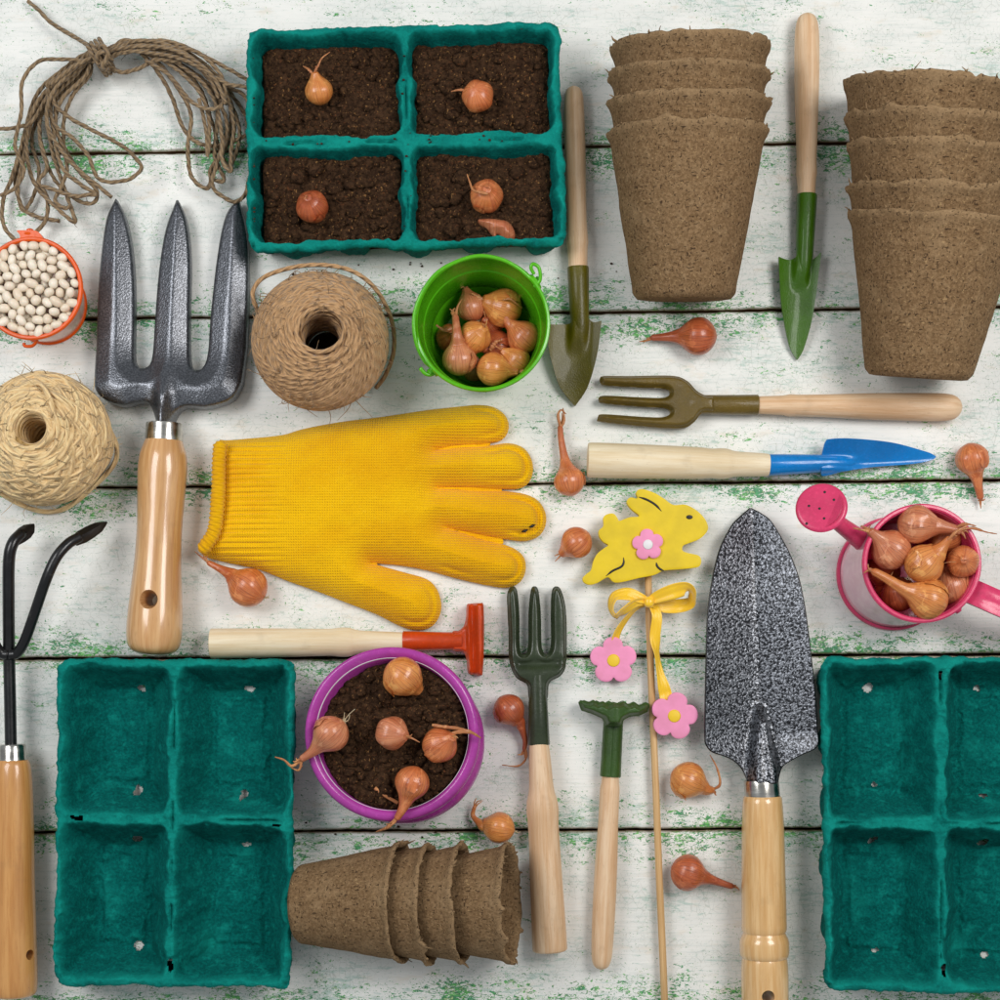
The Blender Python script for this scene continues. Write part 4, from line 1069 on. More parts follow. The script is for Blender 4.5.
for q in ([(640, 150), (700, 138), (800, 128), (800, 160), (700, 165), (640, 166)], [(650, 255), (700, 250), (820, 252), (840, 280), (760, 280), (650, 272)], [(670, 360), (740, 368), (830, 386), (840, 420), (740, 400), (670, 378)]):
    puff(mb, spl(GA([gp(*w) for w in q], .05), 50, closed=True), .02, lambda x, y, d: .045+0*x, lambda x, y, d: .012+0*x)
lo = mb.build('slit_backing', M['knit'], gl); lo['kind'] = 'stuff'
del lo['kind']
# the rolled, overlocked hem
mb = MB(); P = spl([G(*gp(82, 140), .26), G(*gp(78, 200), .27), G(*gp(76, 270), .27), G(*gp(72, 340), .27), G(*gp(64, 385), .26), G(*gp(44, 418), .25), G(*gp(33, 437), .22)], 150)
sweep(mb, P, np.full(150, .068)*np.concatenate([np.linspace(.6, 1, 6), np.ones(138), np.linspace(1, .6, 6)]), 16, mod=lambda L, a: 1+.10*np.sin(L*2*PI/.045+2*a)+.05*vnoise(L*5, a))
mb.build('cuff_hem', M['knit'], gl)
mb = MB()
for (x, y) in ((905, 383), (925, 370)):
    c = np.array(G(*gp(x, y), .2)); P = [c+np.array([-.03, 0, .0]), c+np.array([0, .006, .015]), c+np.array([.028, .02, 0])]; sweep(mb, P, [.008, .017, .006], 6)
mb.build('loose_thread', M['ink'], gl)

# ================================================================ twine
def ball(name, label, px, py, R, hpx, hpy, hr, zc, turns, rad, mat, core, seed, jit, tilt, loops, squash=.82, fz=90, wander=.0, extra=None, base=.93):
    R_ = random.Random(seed)
    cx, cy, _ = G(px, py, zc); t = empty(name, (cx, cy, 0), label, 'twine ball')
    hx, hy, _ = G(hpx, hpy, zc+R*.55)
    hd = np.array([hx-cx, hy-cy])                 # the hole's offset at the top
    mb = MB(); P = []
    n = int(turns*90)
    ph = np.linspace(0, turns*2*PI, n)
    k = np.arange(n)/n
    # each turn is a circle round the axis tilted so that it touches the hole on one side
    def pt(phi, th, rr):
        # th: polar angle from the top (0 = hole, pi/2 = equator)
        s = np.sin(th)*rr; z = np.cos(th)*rr*squash
        s = np.maximum(s, hr*np.clip(1.05-.25*(z/R), .7, 1.1))
        w = np.clip(z/R, 0, 1)
        return np.stack([cx+s*np.cos(phi)+hd[0]*w*(1-s/R*.8), cy+s*np.sin(phi)+hd[1]*w*(1-s/R*.8), zc+z+0*phi], -1)
    rs = np.interp(ph, np.arange(0, turns*2*PI+7, 2*PI), np.array([R_.uniform(-jit, jit) for _ in range(int(turns)+3)])[:len(np.arange(0, turns*2*PI+7, 2*PI))])
    pc = np.interp(ph, np.arange(0, turns*2*PI+7, 2*PI), np.array([R_.uniform(-1, 1) for _ in range(int(turns)+3)])[:len(np.arange(0, turns*2*PI+7, 2*PI))])
    amp = tilt*(.82+.18*np.sin(ph*.013+1))
    th0 = base+wander*pc+.03*np.sin(ph*.21)
    th = th0+amp*np.sin(ph*(1+loops)+.25*pc)
    th = np.clip(np.abs(th), .30, 2.2)
    rr = R*(.93+.07*k**.8+rs*.35-.01)
    pts = pt(ph, th, rr)
    sweep(mb, pts, rad, 7, cap=False)
    # a few turns lining the mouth of the hole
    for q in range(26):
        a = np.linspace(0, 2*PI, 60)+q*1.7
        if q < 9: z = zc+R*squash*(.80-.14*q); rr_ = hr*(1.05-.02*q)*(1+.06*np.sin(2*a+q))
        else:
            tq = .36+.024*(q-9)+.05*np.sin(a+q*2.1); rr_ = np.maximum(R*np.sin(tq)*.97, hr*1.0); z = zc+R*squash*np.cos(tq)*.97+.012*np.sin(2*a+q)
        w = (np.asarray(z)-zc)/R
        sweep(mb, np.stack([cx+hd[0]*w*(1-rr_/R*.8 if q > 8 else 1)+rr_*np.cos(a), cy+hd[1]*w*(1-rr_/R*.8 if q > 8 else 1)+rr_*np.sin(a), z+.02*np.sin(a+q)], -1), rad*1.0, 7, cap=False)
    if extra:
        for e in extra: sweep(mb, spl([G(*q) for q in e], 90), rad*1.02, 7)
    mb.build('wound_twine', mat, t)
    # inside of the ball: a body with the hole through it
    mb = MB(); rows = []; na = 64; a = np.linspace(0, 2*PI, na, endpoint=False)
    prof = []
    for thq in np.linspace(.42, 2.6, 30): prof.append((np.sin(thq)*(R-rad*1.6), np.cos(thq)*(R-rad*1.6)*squash))
    prof = [(max(r, hr*1.0), z) for r, z in prof]
    prof = [(hr*.92, -R*squash*.7), (hr*.95, R*squash*.2), (hr*.98, prof[0][1]-.02)]+prof
    V = []
    for r, z in prof:
        w = max(0, z/R); k_ = (1-r/R*.8) if r > hr*1.3 else 1-.25*0
        V.append(np.stack([cx+r*np.cos(a)+hd[0]*w*(1-r/R*.8 if r > hr else 1), cy+r*np.sin(a)+hd[1]*w*(1-r/R*.8 if r > hr else 1), 0*a+zc+z], -1))
    m = len(prof); i = np.arange(m-1)[:, None]; j = np.arange(na)[None]
    mb.add(np.concatenate(V), np.stack([i*na+j, (i+1)*na+j, (i+1)*na+(j+1) % na, i*na+(j+1) % na], -1).reshape(-1, 4))
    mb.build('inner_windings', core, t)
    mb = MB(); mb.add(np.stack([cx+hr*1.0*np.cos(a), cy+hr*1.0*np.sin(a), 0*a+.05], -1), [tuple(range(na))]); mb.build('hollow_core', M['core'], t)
    # fuzz
    mb = MB()
    for q in range(fz):
        i0 = R_.randrange(n); p = pts[i0]
        if p[2] < zc-.1: continue
        nrm = p-np.array([cx, cy, zc]); nrm /= np.linalg.norm(nrm); d = np.array([R_.uniform(-1, 1), R_.uniform(-1, 1), R_.uniform(-1, 1)]); d = d-nrm*d.dot(nrm)*.6
        L = R_.uniform(.06, .22); c2 = np.array([R_.uniform(-1, 1), R_.uniform(-1, 1), R_.uniform(-1, 1)])*L*.4
        Q = spl([p, p+nrm*L*.3+d*L*.5, p+nrm*L*.4+d*L+c2], 8); sweep(mb, Q, np.linspace(.006, .002, 8), 3)
    mb.build('loose_fibre', mat, t)['kind'] = 'stuff'
    return t
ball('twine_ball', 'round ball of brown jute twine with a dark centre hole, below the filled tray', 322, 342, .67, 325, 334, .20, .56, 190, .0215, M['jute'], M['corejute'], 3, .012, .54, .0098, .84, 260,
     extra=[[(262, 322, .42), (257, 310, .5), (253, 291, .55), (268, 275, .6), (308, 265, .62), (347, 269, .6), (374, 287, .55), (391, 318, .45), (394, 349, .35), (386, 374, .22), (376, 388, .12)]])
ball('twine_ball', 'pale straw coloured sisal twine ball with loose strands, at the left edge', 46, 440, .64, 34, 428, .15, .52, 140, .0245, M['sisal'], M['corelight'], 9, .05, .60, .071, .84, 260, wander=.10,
     extra=[[(-20, 470, .5), (0, 488, .35), (30, 502, .2), (62, 500, .14), (90, 482, .16), (108, 460, .22), (112, 440, .34), (108, 424, .45)],
            [(-20, 478, .4), (10, 499, .16), (40, 511, .06), (66, 508, .05), (92, 488, .08), (113, 466, .14), (117, 448, .2), (109, 428, .34)],
            [(-15, 445, .6), (5, 455, .8), (35, 467, .84), (65, 465, .8), (90, 452, .62), (104, 438, .45)],
            [(-5, 400, .8), (20, 388, .9), (40, 384, .98), (50, 400, 1.05), (56, 418, 1.02), (68, 432, .92)],
            [(35, 380, .85), (58, 398, .98), (74, 416, .92), (82, 440, .8), (80, 458, .68)],
            [(10, 463, .8), (35, 450, .98), (60, 432, 1.0), (74, 416, .93)]])

# the tied hank of hemp
def cp(x, y): return (x*.26, y*.26)
R_ = random.Random(5)
hk = empty('twine_hank', (*G(120, 60, 0)[:2], 0), 'loose brown twine hank tied with a knot, lying at the top left', 'twine')
mb = MB(); strands = []
kn = (392, 225)
L = [[(280, 240), (180, 350), (120, 470), (90, 620), (70, 720), (85, 800), (150, 835), (230, 850)],
     [(250, 262), (140, 370), (80, 560), (45, 680), (8, 780), (15, 870), (60, 925), (110, 930)],
     [(240, 228), (150, 235), (88, 310), (82, 430), (60, 560), (92, 650), (60, 720), (0, 752)],
     [(330, 240), (235, 300), (205, 390), (280, 460), (450, 550), (530, 620), (540, 655), (480, 697), (380, 690), (340, 600), (280, 535), (220, 490), (185, 420)],
     [(300, 250), (200, 360), (180, 470), (220, 560), (300, 650), (430, 755)],
     [(300, 270), (170, 390), (150, 480), (160, 580), (220, 700), (300, 770), (358, 782), (370, 730), (290, 640), (205, 480), (190, 400)],
     [(270, 270), (150, 380), (105, 500), (108, 620), (140, 720), (220, 800), (290, 858), (272, 790), (212, 610), (178, 460)],
     [(310, 262), (200, 350), (130, 460), (70, 490), (0, 496), (-40, 490)],
     [(320, 280), (200, 400), (135, 480), (125, 560), (150, 650), (140, 730), (95, 812), (75, 770), (58, 690), (88, 560), (115, 440)],
     [(330, 285), (240, 380), (215, 470), (235, 560), (260, 640), (235, 720), (215, 770), (250, 800), (270, 790)],
     [(340, 290), (290, 350), (250, 440), (245, 530), (250, 600)],
     [(300, 280), (175, 410), (150, 520), (180, 640), (150, 700), (180, 760), (175, 850), (130, 900)],
     [(270, 265), (180, 330), (200, 330), (190, 380), (230, 620), (300, 700), (370, 745), (340, 750), (280, 755), (160, 715)]]
Rr = [[(480, 205), (590, 255), (660, 370), (700, 490), (760, 552), (850, 560), (955, 520)],
      [(500, 200), (610, 240), (700, 360), (735, 450), (722, 560), (738, 680), (790, 722), (812, 695), (812, 650), (880, 540), (882, 400), (800, 290)],
      [(500, 190), (640, 180), (760, 205), (850, 290), (862, 380), (820, 422), (740, 392), (650, 290), (560, 232)],
      [(520, 170), (650, 160), (800, 220), (935, 297), (980, 330)],
      [(520, 185), (700, 225), (860, 315), (935, 330), (980, 350)],
      [(500, 195), (700, 230), (830, 300), (888, 400), (922, 490), (910, 575), (880, 640), (842, 570), (820, 480), (765, 330), (650, 222)],
      [(510, 180), (680, 200), (800, 300), (850, 400), (872, 500), (832, 640), (820, 720), (890, 775), (940, 750), (955, 690)],
      [(500, 210), (640, 240), (750, 330), (790, 400), (806, 500), (800, 602), (792, 500), (768, 380)],
      [(520, 190), (700, 210), (830, 290), (890, 360), (940, 440), (955, 500)],
      [(510, 205), (690, 250), (800, 340), (840, 440), (852, 540), (852, 610), (886, 662), (892, 580), (902, 480), (880, 390)],
      [(500, 180), (640, 165), (780, 240), (870, 330), (930, 360), (970, 420)],
      [(500, 200), (620, 210), (760, 290), (830, 370), (835, 470), (825, 600), (860, 690), (815, 690)],
      [(430, 262), (470, 277), (540, 262), (600, 228), (700, 240)]]
lv = [.06+.32*(i/12.0) for i in range(13)]; R_.shuffle(lv)
for i, (a, b) in enumerate(zip(L, Rr)):
    o1 = R_.uniform(-26, 26); z = lv[i]
    mid = [(450+R_.uniform(-8, 8), 195+o1*.8), (500, 180+o1*.9)] if i != 12 else [(410, 250)]
    seq = list(reversed(a))+[(355, 215+o1*1.1), (kn[0]+R_.uniform(-5, 5), 218+o1*.8)]+mid+[q for q in b[(1 if i != 12 else 0):]]
    P3 = []
    n1 = len(seq)
    for k, q in enumerate(seq):
        px, py = cp(*q)
        far = min(1, abs(q[0]-kn[0])/300.0)
        zz = (.17+z*.45)*(1-far)+(z*.9+.04*R_.random())*far
        P3.append(G(px+R_.uniform(-.7, .7), py+R_.uniform(-.7, .7), max(.03, zz)))
    Q = spl(P3, n1*16); nz = .006
    Q = Q+np.stack([nz*fbm(np.arange(len(Q))*.22, i*3.3+0*Q[:, 0], seed=4), nz*fbm(np.arange(len(Q))*.22, i*5.1+0*Q[:, 0], seed=5), 0*Q[:, 0]], 1)
    sweep(mb, Q, .0195+.0015*R_.random(), 8, mod=lambda L_, a_: 1+.09*np.sin(2*a_+L_*60))
# core of the hank: more strands hugging the arc
arc = [(200, 430), (215, 340), (290, 262), (370, 222), (450, 195), (550, 178), (660, 190), (760, 240), (830, 310), (870, 400)]
for i in range(9):
    o1 = R_.uniform(-34, 34); o0 = R_.uniform(-26, 26); P3 = []
    cut0 = R_.choice([0, 1, 2]); cut1 = R_.choice([7, 8, 9, 10])
    for k, q in enumerate(arc[cut0:]):
        w = .35 if 2 <= k+cut0 <= 4 else 1
        px, py = cp(q[0]+(o0 if k+cut0 < 5 else o1)*w*.9, q[1]+(o0 if k+cut0 < 5 else o1)*w*.7)
        P3.append(G(px, py, .10+.035*i))
    Q = spl(P3, 130); sweep(mb, Q, .0195, 8, mod=lambda L_, a_: 1+.09*np.sin(2*a_+L_*60))
mb.build('loose_strands', M['hemp'], hk)
mb = MB()
Q = spl([G(*cp(400, 250), .42), G(*cp(370, 200), .44), G(*cp(350, 182), .36), G(*cp(300, 150), .2), G(*cp(200, 90), .12), G(*cp(150, 40), .1), G(*cp(108, 5), .06)], 120); sweep(mb, Q, .0215, 8, mod=lambda L_, a_: 1+.09*np.sin(2*a_+L_*60)+.12*vnoise(L_*6, 0*L_))
c = np.array(G(*cp(392, 222), .24)); ax = np.array([.85, .45, 0]); ax /= np.linalg.norm(ax); nn = np.array([-ax[1], ax[0], 0])
a = np.linspace(0, 2*PI*3.4, 130); s = np.linspace(-.07, .08, 130)
sweep(mb, c+ax*s[:, None]+nn*(.155*np.cos(a))[:, None]+np.array([0, 0, 1.0])*(.19*np.sin(a))[:, None], .021, 8)
Q = spl([G(*cp(375, 180), .42), G(*cp(400, 178), .5), G(*cp(415, 210), .5), G(*cp(395, 250), .48), G(*cp(400, 268), .38), G(*cp(420, 262), .3)], 60); sweep(mb, Q, .021, 8)
Q = spl([G(*cp(420, 225), .42), G(*cp(395, 200), .5), G(*cp(372, 215), .48), G(*cp(380, 245), .42), G(*cp(415, 240), .42)], 60); sweep(mb, Q, .021, 8)
mb.build('knot', M['hemp'], hk)
mb = MB()
for q in range(70):
    s_ = R_.choice(L+Rr); k = R_.randrange(len(s_)-1); w = R_.random(); x = s_[k][0]*(1-w)+s_[k+1][0]*w; y = s_[k][1]*(1-w)+s_[k+1][1]*w
    p = np.array(G(*cp(x, y), .15)); d = np.array([R_.uniform(-1, 1), R_.uniform(-1, 1), R_.uniform(0, .4)])*R_.uniform(.04, .1)
    sweep(mb, [p, p+d*.6, p+d+np.array([R_.uniform(-.02, .02), .01, 0])], [.004, .003, .002], 3)
mb.build('loose_fibre', M['hemp'], hk)['kind'] = 'stuff'

# ================================================================ rabbit on a stick
pk = empty('garden_pick', (*G(650, 600, 0)[:2], 0), 'yellow wooden rabbit decoration on a thin stick with a ribbon bow and dangling flowers', 'garden pick')
def rp(x, y): return (540+x*.31, 470+y*.31)
mb = MB(); sweep(mb, np.array([G(648, 560, .10), G(649, 620, .10), G(652, 700, .10), G(656, 790, .10), G(659, 870, .10), G(663, 960, .10), G(666, 1040, .10)]), .035, 14, mod=lambda L_, a_: 1+.03*vnoise(L_*6, a_)); mb.build('stick', M['bamboo'], pk)
rb = [(205, 152), (222, 141), (240, 142), (252, 158), (256, 164), (290, 152), (322, 149), (300, 130), (284, 112), (281, 98), (292, 88), (312, 92), (316, 88), (310, 74), (318, 63), (335, 62), (370, 74), (400, 92), (430, 112), (470, 112), (505, 130), (530, 155), (542, 180), (538, 200), (515, 222), (480, 236), (462, 244), (460, 260), (480, 268), (512, 276), (520, 290), (518, 305), (505, 314), (450, 320), (400, 324), (370, 338), (320, 348), (270, 360), (240, 362), (222, 346), (208, 350), (185, 364), (160, 370), (142, 362), (138, 348), (150, 335), (165, 322), (172, 295), (185, 270), (210, 250), (222, 242), (205, 232), (192, 215), (190, 195), (205, 180)]
zr = .20
def slab(par, pts, z0, z1, mat, name, n=240, res=.011, bev=.005, spline=True):
    ol = GA(pts, z1); ol = spl(ol, n, closed=True) if spline else ol
    mb = MB(); puff(mb, ol, res, lambda x, y, d: z1-bev*np.exp(-d/.008), lambda x, y, d: 0*x+z0)
    return mb.build(name, mat, par, sharp=50)
rbo = slab(pk, [rp(*q) for q in rb], .13, .23, M['rabbit'], 'rabbit', 300)
def inkline(pts, w, name):
    P = spl([G(*rp(*q), .2315) for q in pts], 40); mb = MB(); rr_ = w*np.clip(np.sin(np.linspace(.15, PI-.1, 40))*1.5, .3, 1)
    sweep(mb, P, rr_, 6, ell=(.25, 1)); return mb.build(name, M['ink'], rbo)
inkline([(318, 87), (345, 96), (372, 112), (392, 133)], .012, 'ear_line')
inkline([(269, 282), (270, 298), (262, 312), (235, 325), (213, 342)], .012, 'leg_line')
inkline([(375, 298), (378, 310), (388, 320), (400, 325)], .012, 'leg_line')
mb = MB(); c = np.array(G(*rp(482, 152), .232)); v, f = ICO3; mb.add(v*np.array([.033, .021, .006])+c, f); mb.build('eye', M['ink'], rbo)
def petals(cx, cy, R, r_in, rot, n=5):
    out = []
    for k in range(n):
        a0 = rot+k*2*PI/n
        for t_ in np.linspace(-.5, .5, 14):
            ang = a0+t_*2*PI/n*.97
            rr_ = r_in+(R-r_in)*(np.cos(t_*PI*.96)**.42)
            out.append((cx+rr_*math.cos(ang), cy-rr_*math.sin(ang)))
    return out
def flower(cx, cy, R, rot, z0, z1, cm, cr, label):
    fo = slab(pk, petals(cx, cy, R, R*.58, rot), z0, z1, M['petal'], 'flower', spline=False, res=.009, bev=.007)
    fo['label'] = label
    mb = MB(); x, y, _ = G(cx, cy, z1); a = np.linspace(0, 2*PI, 28, endpoint=False)
    pr = [(cr/100, z1-.004), (cr/100*.97, z1+.005), (cr/100*.8, z1+.009), (.0005, z1+.010)]
    V = np.concatenate([np.stack([x+r*np.cos(a), y+r*np.sin(a), 0*a+z], 1) for r, z in pr]); i = np.arange(3)[:, None]; j = np.arange(28)[None]
    mb.add(V, np.stack([i*28+j, i*28+(j+1) % 28, (i+1)*28+(j+1) % 28, (i+1)*28+j], -1).reshape(-1, 4)); mb.build('flower_centre', cm, fo)
flower(648, 544.5, 15.8, PI/2+.1, .2305, .262, M['whitedot'], 5, 'small pink flower with white centre glued on the rabbit')
flower(613.5, 660.5, 23.6, PI/2+.02, .05, .13, M['centre'], 6.4, 'pink flower with yellow centre hanging left of the stick')
flower(674.3, 716, 23.8, PI/2-.22, .14, .22, M['centre'], 6.4, 'pink flower with yellow centre over the stick')
def ribbon(pts, wid, mb, n=50, thick=.006):
    """pts: (px, py, z, twist deg)"""
    A = np.array([list(G(p[0], p[1], p[2]))+[p[3] if len(p) > 3 else 0, p[4] if len(p) > 4 else 1] for p in pts]); Q = spl(A, n); P = Q[:, :3]; tw = np.radians(Q[:, 3]); ws = Q[:, 4]
    T = np.gradient(P, axis=0); T /= np.linalg.norm(T, axis=1)[:, None]
    up = np.array([0, 0, 1.0]); S_ = np.cross(T, up); S_ /= np.linalg.norm(S_, axis=1)[:, None]+1e-9; U_ = np.cross(S_, T)
    D = S_*np.cos(tw)[:, None]+U_*np.sin(tw)[:, None]; Nn = np.cross(T, D)
    m = 9; V = []
    for sgn in (1, -1):
        for s in np.linspace(-1, 1, m):
            V.append(P+D*(s*wid/2*ws)[:, None]+Nn*(sgn*thick/2+.012*(1-s*s)+.004*np.sin(s*7)))
    V = np.stack(V, 1)
    k = 2*m; order = list(range(m))+list(range(2*m-1, m-1, -1)); V = V[:, order]
    i = np.arange(n-1)[:, None]; j = np.arange(k)[None]
    f = np.stack([i*k+j, i*k+(j+1) % k, (i+1)*k+(j+1) % k, (i+1)*k+j], -1).reshape(-1, 4)
    uv = np.stack([np.broadcast_to(np.linspace(0, 5, n)[:, None], (n, k)), np.broadcast_to((np.array(order) % m/m)[None], (n, k))], -1)
    mb.add(V.reshape(-1, 3), f.tolist()+[list(range(k)), [(n-1)*k+q for q in range(k-1, -1, -1)]], uv.reshape(-1, 2))
mb = MB()
ribbon([(648, 601, .24, 20, .45), (636, 603, .3, 40, .8), (624, 611, .34, 60, 1), (615, 616, .32, 80, 1), (611, 606, .28, 70, 1), (615, 596, .28, 50, 1), (628, 594, .3, 20, 1), (640, 598, .28, 10, .8), (648, 601, .25, 0, .45)], .13, mb, 70)
ribbon([(648, 602, .24, 0, .45), (658, 597, .3, -10, .9), (672, 592, .36, -10, 1.1), (686, 589, .38, -35, 1.1), (692, 594, .34, -75, 1), (690, 603, .26, -40, 1), (678, 606, .2, -10, 1), (662, 606, .2, 0, .9), (650, 603, .22, 0, .45)], .14, mb, 70)
mb.build('bow', M['satin'], pk)
mb = MB(); ribbon([(648, 603, .22, 60, .8), (636, 609, .2, 70, 1), (624, 622, .16, 55, 1), (617, 634, .13, 40, 1), (615, 644, .10, 20, 1)], .085, mb, 40)
ribbon([(652, 604, .2, 20, .8), (657, 616, .24, 5, 1), (655, 636, .22, 0, 1.05), (657, 654, .2, 55, .9), (660, 672, .2, 30, .8), (664, 688, .2, 0, 1.2), (667, 701, .17, 0, 1.3)], .10, mb, 60)
mb.build('ribbon_tail', M['satin'], pk)
mb = MB(); v, f = ICO3; w = v*(1+.12*fbm(v[:, 0]*2, v[:, 1]*2, v[:, 2]*2, seed=3))[:, None]*np.array([.052, .058, .045])+np.array(G(649, 602, .26)); mb.add(w, f); mb.build('bow_knot', M['satin'], pk)
# ================================================================ tins and pots
def ringlathe(par, c, prof, mat, name, sides=96, tilt=(0, 0), sharp=35, mod=None):
    """closed turned shell round a vertical axis; prof: (radius, height) in order"""
    c = np.array(c, float); mb = MB(); a = np.linspace(0, 2*PI, sides, endpoint=False); V = []
    for r, z in prof:
        rr = r if mod is None else r*(1+mod(a, z))
        V.append(np.stack([c[0]+rr*np.cos(a)+tilt[0]*z, c[1]+rr*np.sin(a)+tilt[1]*z, c[2]+0*a+z], 1))
    m = len(prof); i = np.arange(m-1)[:, None]; j = np.arange(sides)[None]
    f = np.stack([i*sides+j, i*sides+(j+1) % sides, (i+1)*sides+(j+1) % sides, (i+1)*sides+j], -1).reshape(-1, 4)
    mb.add(np.concatenate(V), f)
    return mb.build(name, mat, par, sharp=sharp)
def bead(r, z, w, n=10, a0=-200, a1=200):
    return [(r+w*math.cos(math.radians(t)), z+w*math.sin(math.radians(t))) for t in np.linspace(a0, a1, n)]
def wire(par, pts, r, mat, name, n=80):
    mb = MB(); sweep(mb, spl([G(*p) for p in pts], n), r, 10); return mb.build(name, mat, par)

# ---- lime bucket
hB = 1.0; rx, ry, _ = G(482, 323.5, hB); 
bk = empty('small_bucket', (rx, ry, 0), 'small lime green metal bucket filled with onions, its handle folded left', 'bucket')
r1 = .615; r0 = .43
ringlathe(bk, (rx, ry, 0), [(.001, .035), (r0-.02, .035), (r0-.005, .05), (r0+.06, .30), (r0+.075, .32), (r0+.07, .34), (r1-.06, .72), (r1-.045, .735), (r1-.052, .75), (r1-.008, hB-.01),
    (r1-.012, hB+.01), (r1, hB+.026), (r1+.018, hB+.02), (r1+.026, hB), (r1+.018, hB-.02), (r1+.006, hB-.03), (r1-.035, .75), (r1-.025, .735), (r1-.042, .72), (r0+.09, .34), (r0+.10, .32), (r0+.08, .30), (r0+.02, .05), (r0+.03, .03), (r0+.03, .0), (r0, 0), (.001, .012)], M['lime'], 'bucket_wall')
def lug(par, px, py, z, ang, mat, s=1.0):
    c = np.array(G(px, py, z)); mb = MB(); t_ = math.radians(ang); ax = np.array([math.cos(t_), math.sin(t_), 0]); n_ = np.array([-ax[1], ax[0], 0])
    lathe_line(mb, c-ax*.01, c+ax*.03, [(0, .09*s), (.3, .098*s), (1, .085*s)], 20)
    mb2 = mb; lathe_line(mb2, c+ax*.02, c+ax*.07, [(0, .03), (.8, .035), (1, .02)], 14)
    mb.build('handle_lug', mat, par, sharp=40)
lug(bk, 534, 283, .93, 38, M['lime'], .9); lug(bk, 434, 369, .93, 218, M['lime'], .8)
wire(bk, [(534, 287, .98), (540, 280, 1.0), (539, 268, 1.03), (533, 264, 1.04), (531, 268, 1.03), (534, 274, 1.0)], .017, M['lime'], 'wire_hook', 40)
wire(bk, [(532, 280, 1.0), (518, 268, 1.04), (500, 259, 1.07), (478, 256, 1.09), (456, 262, 1.1), (436, 274, 1.1), (421, 295, 1.09), (414, 318, 1.06), (416, 342, 1.02), (424, 360, .96), (432, 368, .93), (433, 374, .92), (426, 374, .94), (420, 368, .97)], .019, M['lime'], 'wire_handle', 120)

# ---- orange bucket
hO = .62; ox, oy, _ = G(31.5, 288.5, hO)
ob = empty('small_bucket', (ox, oy, 0), 'small orange rimmed bucket full of white beans at the left edge', 'bucket')
r1 = .475; r0 = .37; dxo = G(36.5, 296, 0)
tl = (.02, .05)
cO = (ox-hO*tl[0], oy-tl[1]*hO, 0)
ringlathe(ob, cO, [(.001, .03), (r0-.02, .03), (r1-.02, hO-.005), (r1-.012, hO-.03), (r0+.012, .08), (r0, .0), (.001, 0)], M['orangeside'], 'bucket_wall', tilt=tl)
ringlathe(ob, cO, bead(r1, hO, .023)+[(r1+.023*math.cos(math.radians(-200)), hO+.023*math.sin(math.radians(-200)))], M['orange'], 'rim', tilt=tl)
ringlathe(ob, cO, [(r0-.01, .005), (r0+.008, .0), (r0+.022, .01), (r0+.024, .025), (r0+.014, .036), (r0-.005, .036), (r0-.01, .005)], M['orange'], 'base_ring', tilt=tl)
lug(ob, 30, 236, .55, 90, M['orange'], .9)
mb = MB(); puff(mb, spl(GA([(17, 231), (23, 230.5), (36, 231), (42, 236), (43.5, 242), (36, 240), (28, 240), (21, 241), (20, 235)], .62), 60, closed=True), .01, lambda x, y, d: 0*x+.63, lambda x, y, d: 0*x+.55); mb.build('handle_tab', M['orange'], ob, sharp=50)
wire(ob, [(38, 336, .60), (36, 342, .56), (32, 346, .52), (25, 346, .5), (24, 343, .5)], .016, M['orange'], 'wire_hook', 40)
0 and wire(ob, [(42, 338, .56), (56, 336, .46), (70, 328, .38), (80, 315, .34), (83.5, 303, .4), (83, 292, .5)], .014, M['orange'], 'wire_handle', 60)

# ---- pink watering can
hP = .72; kx, ky, _ = G(921.5, 563.5, hP)
cn = empty('watering_can', (kx, ky, 0), 'small pink watering can holding onions, its sprinkler head pointing up left', 'watering can')
r1 = .545; r0 = .535; tl = (-.11, -.12)
cP = (kx-tl[0]*hP, ky-tl[1]*hP, 0); tl2 = (tl[0], tl[1])
cP = (kx-.10, ky-.06, 0); tl2 = (.10/hP, .06/hP)
ringlathe(cn, cP, [(r0+.004, .05), (r1+.002, hP-.03), (r1-.012, hP-.02), (r0-.01, .05)], M['pinkside'], 'can_wall', tilt=tl2)
ringlathe(cn, cP, [(.001, .045), (r0-.03, .05), (r1-.018, hP-.015), (r1-.03, hP-.02), (r0-.045, .06), (.001, .055)], M['pink'], 'can_lining', tilt=tl2)
ringlathe(cn, cP, bead(r1, hP, .026)+[bead(r1, hP, .026)[0]], M['pink'], 'rim', tilt=tl2)
ringlathe(cn, cP, [(r0-.01, .005), (r0+.02, .0), (r0+.035, .02), (r0+.03, .05), (r0+.008, .055), (r0-.01, .005)], M['pink'], 'base_ring', tilt=tl2)
p0 = np.array(G(872, 548, .34)); p1 = np.array(G(833, 519, .78)); mb = MB()
lathe_line(mb, p0, p1, [(0, .12), (.06, .112), (.5, .088), (1, .07)], 26); mb.build('spout', M['pink'], cn, sharp=50)
d = (p1-p0)/np.linalg.norm(p1-p0)
rc = np.array(G(821.5, 508, .95)); nr = np.array([-.28, .26, 1.0]); nr /= np.linalg.norm(nr)
mb = MB(); lathe_line(mb, p1-d*.02, rc-nr*.03, [(0, .07), (.5, .13), (.85, .20), (1, .215)], 40)
lathe_line(mb, rc-nr*.035, rc+nr*.03, [(0, .205), (.2, .235), (.6, .242), (.85, .232), (.93, .222), (.97, .214), (1, .19)], 48)
rose = mb.build('sprinkler_head', M['pink'], cn, sharp=35)
mb = MB(); e1 = np.cross(nr, [0, 1, 0]); e1 /= np.linalg.norm(e1); e2 = np.cross(nr, e1)
